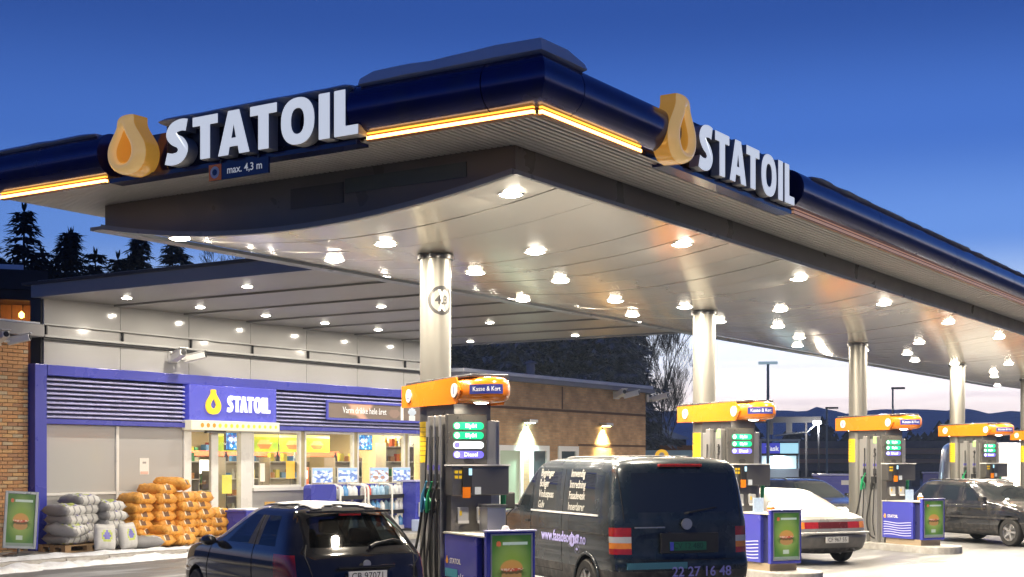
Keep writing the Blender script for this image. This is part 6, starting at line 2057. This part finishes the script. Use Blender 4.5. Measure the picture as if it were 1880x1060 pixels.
# ------------------------------------------------------------------ trees
FIRM = pbr('fir_needles', (.030, .050, .040), .8, var=.5, scale=1.5, spec=.2)
FIRF = pbr('frosted_needles', (.12, .15, .19), .8, var=.6, scale=1.2, spec=.2, dirt=(.62, .66, .74), dirt_amt=.9)
BARK = pbr('bark', (.06, .045, .035), .9, var=.3, scale=4)
def fir_mesh(seed, h=14.0, spread=2.3, frost=False, tufts=1.0):
    r = random.Random(seed)
    mb = MB()
    z = h * .06
    vs, fs = [], []
    def blade(p, q, w, droop):
        d = q - p; s_ = Vector((-d.y, d.x, 0))
        if s_.length < 1e-4: s_ = Vector((1, 0, 0))
        s_ = s_.normalized() * w
        m_ = (p + q) / 2 + Vector((0, 0, droop))
        o = len(vs)
        vs.extend([tuple(p), tuple(m_ - s_), tuple(q), tuple(m_ + s_)]); fs.append((o, o + 1, o + 2, o + 3))
    while z < h * .985:
        t = z / h
        rad = spread * (1 - t) ** .85 * r.uniform(.75, 1.15) + .12
        nb = max(5, int(14 * (1 - t) + 5))
        a0 = r.uniform(0, 6.28)
        for k in range(nb):
            if r.random() < .10: continue
            a = a0 + 2 * math.pi * k / nb + r.uniform(-.25, .25)
            L_ = rad * r.uniform(.6, 1.15)
            dirv = Vector((math.cos(a), math.sin(a), 0))
            n = max(3, int(L_ / .28))
            for i in range(n):
                u = (i + .5) / n
                p = dirv * (L_ * u) + Vector((0, 0, z - .42 * L_ * u + .18 * L_ * u * u))
                wd = .34 * (1 - .55 * u) * (1 - .4 * t)
                for q in range(5):
                    ang = a + r.uniform(-1.2, 1.2)
                    ln = r.uniform(.28, .60) * (1 - .35 * t)
                    e = p + Vector((math.cos(ang) * ln, math.sin(ang) * ln, r.uniform(-.34, .02)))
                    blade(p + Vector((r.uniform(-.05, .05), r.uniform(-.05, .05), r.uniform(-.04, .06))), e, wd * r.uniform(.28, .60), r.uniform(-.04, .08))
        z += h * .020 * r.uniform(.8, 1.25)
    for k in range(6):
        a = k * 1.05
        blade(Vector((0, 0, h * .96)), Vector((math.cos(a) * .12, math.sin(a) * .12, h * 1.0 + .1 * (k % 2))), .05, 0)
    mb.add(vs, fs)
    cr = mb.mesh('crown', FIRF if frost else FIRM)
    tk = MB(); tk.tube([(0, 0, 0), (.05, .03, h * .4), (0, 0, h * .97)], [h * .013, h * .009, .02], 8); tm = tk.mesh('trunk', BARK, 60)
    return cr, tm
FIRS = [fir_mesh(1, 14, 3.0), fir_mesh(2, 14, 2.7), fir_mesh(3, 14, 3.3)]
FIRSF = [fir_mesh(4, 14, 2.9, True), fir_mesh(5, 14, 2.6, True)]
def tree(me, x, y, h, rz, label, group, name='fir_tree', wd=1.0):
    e = empty(name, (x, y, 0), rz, label, 'tree', group)
    s_ = h / 14
    e.scale = (s_ * wd, s_ * wd, s_)
    link('crown', me[0], e); link('trunk', me[1], e)
left_firs = [(41.0, 55.9, 12.6, 0), (42.1, 54.5, 14.0, 1), (44.6, 56.4, 12.4, 2), (43.3, 52.7, 12.8, 0), (45.9, 56.2, 13.2, 1), (47.2, 55.6, 12.6, 2), (47.6, 54.4, 12.4, 1), (48.5, 53.9, 13.3, 0), (50.1, 54.6, 11.6, 1), (49.4, 55.6, 12.6, 2), (56.5, 60.0, 14.9, 1), (58.0, 60.9, 14.4, 2), (40.2, 58.0, 12.4, 2), (46.4, 59.5, 11.5, 0), (42.9, 55.0, 10.6, 2), (44.2, 54.6, 11.2, 0), (45.4, 54.8, 10.8, 2), (46.6, 53.8, 10.4, 1), (48.9, 54.6, 10.6, 2), (41.4, 53.4, 10.9, 1)]
fl = ['outermost on the slope', 'tall and broad, highest of the group', 'half hidden behind its neighbours', 'slim, standing forward of the group', 'dark and narrow in the middle of the group', 'ragged top in the middle of the group', 'small, between the middle and the twin tops', 'broad twin topped', 'short, below the canopy edge', 'leaning on the broad twin topped one', 'small and far, alone', 'small and far, beside the lone one', 'edge of the frame', 'low and filling the gap', 'low, in front of the tallest', 'low, beside the slim one', 'low, in the middle of the group', 'low, before the ragged top', 'low, before the twin tops', 'low, near the timber gable']
for k, (x, y, h, m_) in enumerate(left_firs):
    tree(FIRS[m_], x, y, h * 1.0, k * 1.3, wd=1.5, label= 'dark fir behind the shop roof, %s' % fl[k], group='firs behind the shop')
rf2 = random.Random(77)
for k in range(11):
    u = (k + rf2.uniform(.1, .9)) / 11
    x, y, h = 39.5 + 11.5 * u, 59.5 - 4.2 * u + rf2.uniform(-1, 1), rf2.uniform(10.6, 12.3)
    tree(FIRS[k % 3], x, y, h, k * 2.1, 'dark fir in the back row behind the shop roof, %s along' % ORD[k], 'firs behind the shop', wd=1.7)
rt = random.Random(21)
pos = []
NTH = ORD + ['thirteenth', 'fourteenth', 'fifteenth', 'sixteenth', 'seventeenth', 'eighteenth', 'nineteenth', 'twentieth', 'twenty-first', 'twenty-second', 'twenty-third', 'twenty-fourth']
for k in range(24):
    az = R(27.7) + (R(38) - R(27.7)) * (k + rt.uniform(.1, .9)) / 24
    d = rt.uniform(62, 92)
    pos.append((math.cos(az) * d, math.sin(az) * d, rt.uniform(9.5, 16.5) * (.8 if k < 3 else 1)))
for k, (x, y, h) in enumerate(pos):
    tree(FIRSF[k % 2] if k % 3 else FIRSF[1 - k % 2], x, y, h, k * .9, 'frosted dark conifer behind the brick building, %s from the bare trees' % NTH[k], 'conifers behind the brick building', wd=1.0 + .3 * rt.random())

# bare birches at the edge of the wood
def bare_mesh(seed, h=12):
    r = random.Random(seed); mb = MB()
    def grow(p, d, L_, rad, depth):
        n = 3; pts = [p]; q = p; dd = d.copy()
        for i in range(n):
            dd = (dd + Vector((r.uniform(-.16, .16), r.uniform(-.16, .16), r.uniform(-.02, .12)))).normalized()
            q = q + dd * (L_ / n); pts.append(q)
        mb.tube([tuple(v) for v in pts], [max(.008, rad * (1 - .18 * i)) for i in range(n + 1)], 5 if depth < 2 else 3, False)
        if depth >= 6 or L_ < .16: return
        for k in range(4):
            u = r.choice([1, 2, 3]); b_ = pts[u]
            a = r.uniform(0, 6.28)
            side = Vector((math.cos(a), math.sin(a), r.uniform(.2, .8))).normalized()
            grow(b_, (dd * .75 + side * .75).normalized(), L_ * r.uniform(.5, .75), rad * .5, depth + 1)
    grow(Vector((0, 0, 0)), Vector((0, 0, 1)), h * .45, h * .013, 0)
    return mb.mesh('branches', pbr('birch_twigs', (.055, .052, .06), .9, var=.3))
BARE = [bare_mesh(31), bare_mesh(32), bare_mesh(36)]
for k, (az, d, h, how) in enumerate(((27.15, 70, 10.5, 'nearest the bright sky'), (28.0, 74, 13, 'in front of the dark conifers'), (26.8, 82, 8.5, 'small, over the snowy roof'), (28.8, 71, 12.5, 'tangled with the dark conifers'))):
    e = empty('bare_tree', (math.cos(R(az)) * d, math.sin(R(az)) * d, 0), k, 'bare frosty tree at the edge of the wood, %s' % how, 'tree', 'bare trees at the wood edge')
    e.scale = (h / 12 * .6, h / 12 * .6, h / 12)
    link('branches', BARE[k % 3], e)
for k, (x, y, h, how) in enumerate(((57.5, 58.0, 13.5, 'thin, just above the shop canopy'), (60.0, 58.5, 13.0, 'faint, where the two canopies meet'))):
    e = empty('bare_tree', (x, y, 0), k, 'bare twiggy tree behind the shop, %s' % how, 'tree', 'bare trees behind the shop')
    e.scale = (h / 12,) * 3
    link('branches', BARE[k], e)

# ------------------------------------------------------------------ car wash, gantry, lamps, road bridge
def at(px_az, d): return (math.cos(px_az) * d, math.sin(px_az) * d)
def az(px): return TH - math.atan((px - 940) / 2565.0)
kx, ky = at(az(1432), 72)
ks = empty('car_wash_kiosk', (kx, ky, 0), az(1432) - R(90) + R(12), 'pale lit kiosk with a blue and white sign panel beyond the pumps', 'kiosk')
PALE = pbr('kiosk_white', (.62, .68, .72), .35, var=.06)
mb = MB(); mb.box(-.95, .95, .0, 1.6, 0, 1.55); mb.obj('body', PALE, ks)
mb = MB(); mb.box(-1.05, 1.05, -.05, 1.7, 2.95, 3.05); mb.obj('roof', pbr('kiosk_roof', (.4, .45, .5), .4), ks)
for x in (-1.0, .93):
    mb = MB(); mb.box(x, x + .07, -.03, .05, 1.55, 2.945); mb.obj('post', pbr('kiosk_post', (.4, .5, .55), .4), ks)
mb = MB(); mb.box(-.9, .92, .4, .5, 1.552, 2.20); mb.obj('back_wall', glow('kiosk_lit', (.65, .80, .88), .55), ks)
mb = MB(); mb.box(-.92, .0, -.04, .05, 2.32, 2.84); mb.obj('sign_blue', glow('kiosk_blue', (.05, .06, .55), .7), ks)
mb = MB(); mb.box(.005, .92, -.04, .05, 2.32, 2.84); mb.obj('sign_pale', glow('kiosk_cyan', (.45, .85, 1), .8), ks)
text_obj('lettering', 'Vask', .34, glow('sign_white', (1, 1, 1), .75), ks, T(-.40, -.042, 2.56), .001, .02)
mb = MB(); mb.box(-.95, .95, -.03, -.005, 2.22, 2.31); mb.obj('sign_rail', BLACK, ks)
mb = MB(); mb.box(-.7, .9, -.25, -.02, .35, .9); mb.obj('counter', glow('kiosk_counter', (.75, .85, .82), .35), ks)
mb = MB(); mb.box(-.8, .95, -.26, -.02, .2, .34); mb.obj('green_base', pbr('green_base', (.02, .28, .12), .4), ks)
lamp('kiosk_bulb', 'AREA', (0, .1, 2.2), 40, (.75, .92, 1), ks, .8)
gx, gy = at(az(1440), 84)
gt = empty('overhead_gantry', (gx, gy, 0), az(1440) - R(90), 'dark overhead gantry beam on posts behind the kiosk', 'gantry')
GM = pbr('gantry_dark', (.05, .06, .09), .6)
for x in (-2.2, 1.2):
    mb = MB(); mb.box(x, x + .12, -.06, .06, 0, 4.2); mb.obj('post', GM, gt)
mb = MB(); mb.box(-2.6, 2.1, -.10, .10, 4.2, 4.55); mb.obj('beam', GM, gt)
mb = MB(); mb.box(-4.2, -2.6, -.07, .07, 3.7, 3.85, RY(R(0))); mb.obj('arm', GM, gt)
for x in (-1.0, .1):
    mb = MB(); mb.box(x, x + .35, -.15, .15, 3.5, 4.198); mb.obj('hanging_unit', GM, gt)
fl_ = empty('flood_lamp', (*at(az(1500), 82), 4.15), az(1500) - R(90), 'cold white flood lamp burning over the car wash', 'lamp')
mb = MB(); mb.box(-.24, .24, -.1, .1, -.08, .08); mb.obj('lens', glow('flood_lens', (.85, .95, 1), 14), fl_)
mb = MB(); mb.tube([(-.1, 0, -.1), (-.6, 0, -.55), (-2.4, 0, -.75)], .05, 8); mb.obj('arm', pbr('lit_arm', (.4, .45, .5), .5), fl_)
mb = MB(); mb.cyl((.1, .12, -4.15), (.1, .12, .1), .05, n=8); mb.obj('post', GM, fl_)
lamp('flood_bulb', 'POINT', (0, 0, -.35), 700, (1, .86, .66), fl_, .2)
ol = empty('orange_lamp', (*at(az(1416), 110), 4.6), 0, 'small orange lamp glowing behind the kiosk', 'lamp')
mb = MB(); mb.lathe([(0, -.14), (.16, 0), (0, .14)], 12); mb.obj('globe', glow('orange_globe', (1, .55, .2), 5), ol); mb = MB(); mb.cyl((0, 0, -4.6), (0, 0, -.14), .04, n=8); mb.obj('post', GM, ol)
def street_lamp(px, d, h, label, rz=0, double=False):
    s_ = empty('street_lamp', (*at(az(px), d), 0), az(px) - R(90) + rz, label, 'street lamp', 'street lamps beyond the pumps')
    mb = MB(); mb.tube([(0, 0, 0), (0, 0, h)], [.085, .06], 10); mb.obj('pole', pbr('lamp_pole', (.16, .22, .28), .5), s_)
    mb = MB()
    if double:
        mb.box(-.42, .42, -.16, .16, h + .001, h + .12); mb.obj('lamp_head', glow('lamp_head_lit', (.45, .62, .68), .45), s_, None, .03)
    else:
        mb.box(-.1, .75, -.12, .12, h + .001, h + .13); mb.obj('lamp_head', GM, s_, None, .03)
street_lamp(1410, 62, 6.15, 'pale double headed street lamp above the orange pump hoods', 0, True)
street_lamp(1639, 90, 6.4, 'dark single street lamp between two canopy columns')
street_lamp(1518, 95, 5.4, 'thin street lamp to the side of the cold flood lamp')
# road bridge / noise wall with wooden bands
WB = empty('road_bridge', (*at(az(1690), 112), 0), az(1690) - R(90) + R(4), 'dark road bridge with lit brown rails behind the pumps', 'bridge')
BR = pbr('bridge_dark', (.18, .165, .19), .8, var=.3); BRW = pbr('bridge_brown', (.62, .36, .22), .7, var=.3, scale=.6, stretch=(.1, 1, 6))
for z0, z1, m in ((1.2, 1.75, BR), (1.78, 2.12, BRW), (2.15, 2.45, BR), (2.48, 2.95, BRW), (2.98, 3.5, BR)):
    mb = MB(); mb.box(-10.2, 15, -.2 if m is BRW else 0, 3.5, z0, z1); mb.obj('rail' if m is BRW else 'deck', m, WB)
for k in range(6):
    mb = MB(); mb.box(-9 + k * 4.2, -8.4 + k * 4.2, .4, 3, 0, 1.199); mb.obj('pier', BR, WB)
# low dark buildings and the snowy roof
SR = empty('snow_roofed_house', (*at(az(1225), 92), 0), az(1225) - R(90) + R(10), 'low house with a pale snowy roof past the brick building', 'house')
mb = MB(); mb.box(-3.2, 1.25, 0, 5, 0, 3.35); mb.obj('wall', pbr('house_dark', (.03, .035, .08), .8), SR)
mb = MB(); mb.loft([[(-3.6, -.3, 3.36), (-3.6, 5.3, 3.36), (-3.6, 5.3, 3.5), (-3.6, -.3, 4.6)], [(-.6, -.3, 3.36), (-.6, 5.3, 3.36), (-.6, 5.3, 3.5), (-.6, -.3, 4.15)], [(1.4, -.3, 3.36), (1.4, 5.3, 3.36), (1.4, 5.3, 3.42), (1.4, -.3, 3.46)]]); mb.obj('roof', pbr('snow_blue', (.60, .72, .80), .6, emit=(.25, .5, .6), estr=.0), SR, 40)
mb = MB(); mb.box(-1.2, -.95, -.12, -.001, 2.5, 3.2); mb.obj('roof_window', BLACK, SR)
for k, (px, d, w, h0, c, lb) in enumerate(((1268, 66, 1.3, 2.05, (.20, .07, .03), 'long low brown shed roof behind the van'), (1245, 58, 1.2, 1.75, (.25, .42, .55), 'pale blue container standing behind the van'))):
    e = empty('low_shed', (*at(az(px), d), 0), az(px) - R(90), lb, 'shed')
    mb = MB(); mb.box(-w, w, 0, 2.4, 0, h0 + .2); mb.obj('wall', pbr('shed_wall_%d' % k, tuple(q * .8 for q in c), .7, var=.2), e)
    mb = MB(); mb.box(-w - .15, w + .15, -.15, 2.5, h0 + .201, h0 + .62); mb.obj('roof', pbr('shed_roof_%d' % k, c, .7, var=.2), e)
ys_ = empty('round_sign', (*at(az(1215), 57), 0), az(1215) - R(90), 'round yellow sign showing above the van roof', 'sign')
mb = MB(); mb.cyl((0, 0, 2.12), (0, -.05, 2.12), .28, n=28); mb.obj('disc', glow('sign_amber', (1, .52, .03), .7), ys_, 40)
mb = MB(); mb.cyl((0, .02, 0), (0, .02, 2.1), .04, n=8); mb.obj('post', GM, ys_)
mb = MB(); mb.cyl((0, -.051, 2.17), (0, -.055, 2.17), .11, n=18); mb.obj('emblem', WHITE, ys_)
for k, (px, d, lb) in enumerate(((1540, 62, 'blue waste container with white mark beyond the white saloon'), (1735, 75, 'blue container with white mark behind the far pumps'))):
    e = empty('blue_container', (*at(az(px), d), 0), az(px) - R(90), lb, 'container')
    mb = MB(); mb.box(-1.1, 1.3, 0, 1.6, 0, 1.30); mb.obj('body', BLUE, e, None, .03)
    mb = MB(); mb.box(-1.15, 1.35, -.03, 1.63, 1.301, 1.37); mb.obj('lid', pbr('lilac_trim', (.45, .45, .72), .35), e)
    mb = MB(); mb.box(.1, .9, -.012, -.001, .9, 1.1); mb.obj('mark', WHITE, e)
# parked cars and bushes far off behind the bridge, low hedge
bl = MB(); rb2 = random.Random(9)
for k in range(9000):
    a = az(1380) + (az(1900) - az(1380)) * rb2.random(); d = rb2.uniform(150, 240)
    x, y = math.cos(a) * d, math.sin(a) * d; z = rb2.random() ** 1.6 * 5.2 * (.6 + .6 * noise.noise((a * 60, 0, 0)) + .3)
    s_ = rb2.uniform(.3, .8); t = rb2.uniform(0, 6.28)
    bl.add([(x - s_ * math.sin(t), y + s_ * math.cos(t), z), (x + s_ * math.sin(t), y - s_ * math.cos(t), z + .2), (x, y, z + s_ * 1.3)], [(0, 1, 2)])
tag(bl.obj('far_woods', pbr('far_wood', (.05, .06, .085), .9, var=.4, scale=.05)), kind='stuff')

# ------------------------------------------------------------------ cold evening air
hz = MB(); hz.box(-320, 2330, -1330, 2030, -1.6, 92)
hzm = bpy.data.materials.new('air'); hzm.use_nodes = True
hn, hl = hzm.node_tree.nodes, hzm.node_tree.links
hn.clear()
ho = hn.new('ShaderNodeOutputMaterial'); hv = hn.new('ShaderNodeVolumePrincipled')
hv.inputs['Color'].default_value = (.62, .78, 1, 1); hv.inputs['Density'].default_value = .00045; hv.inputs['Anisotropy'].default_value = 0.0
hl.new(hv.outputs[0], ho.inputs['Volume'])
tag(hz.obj('haze', hzm), kind='stuff')
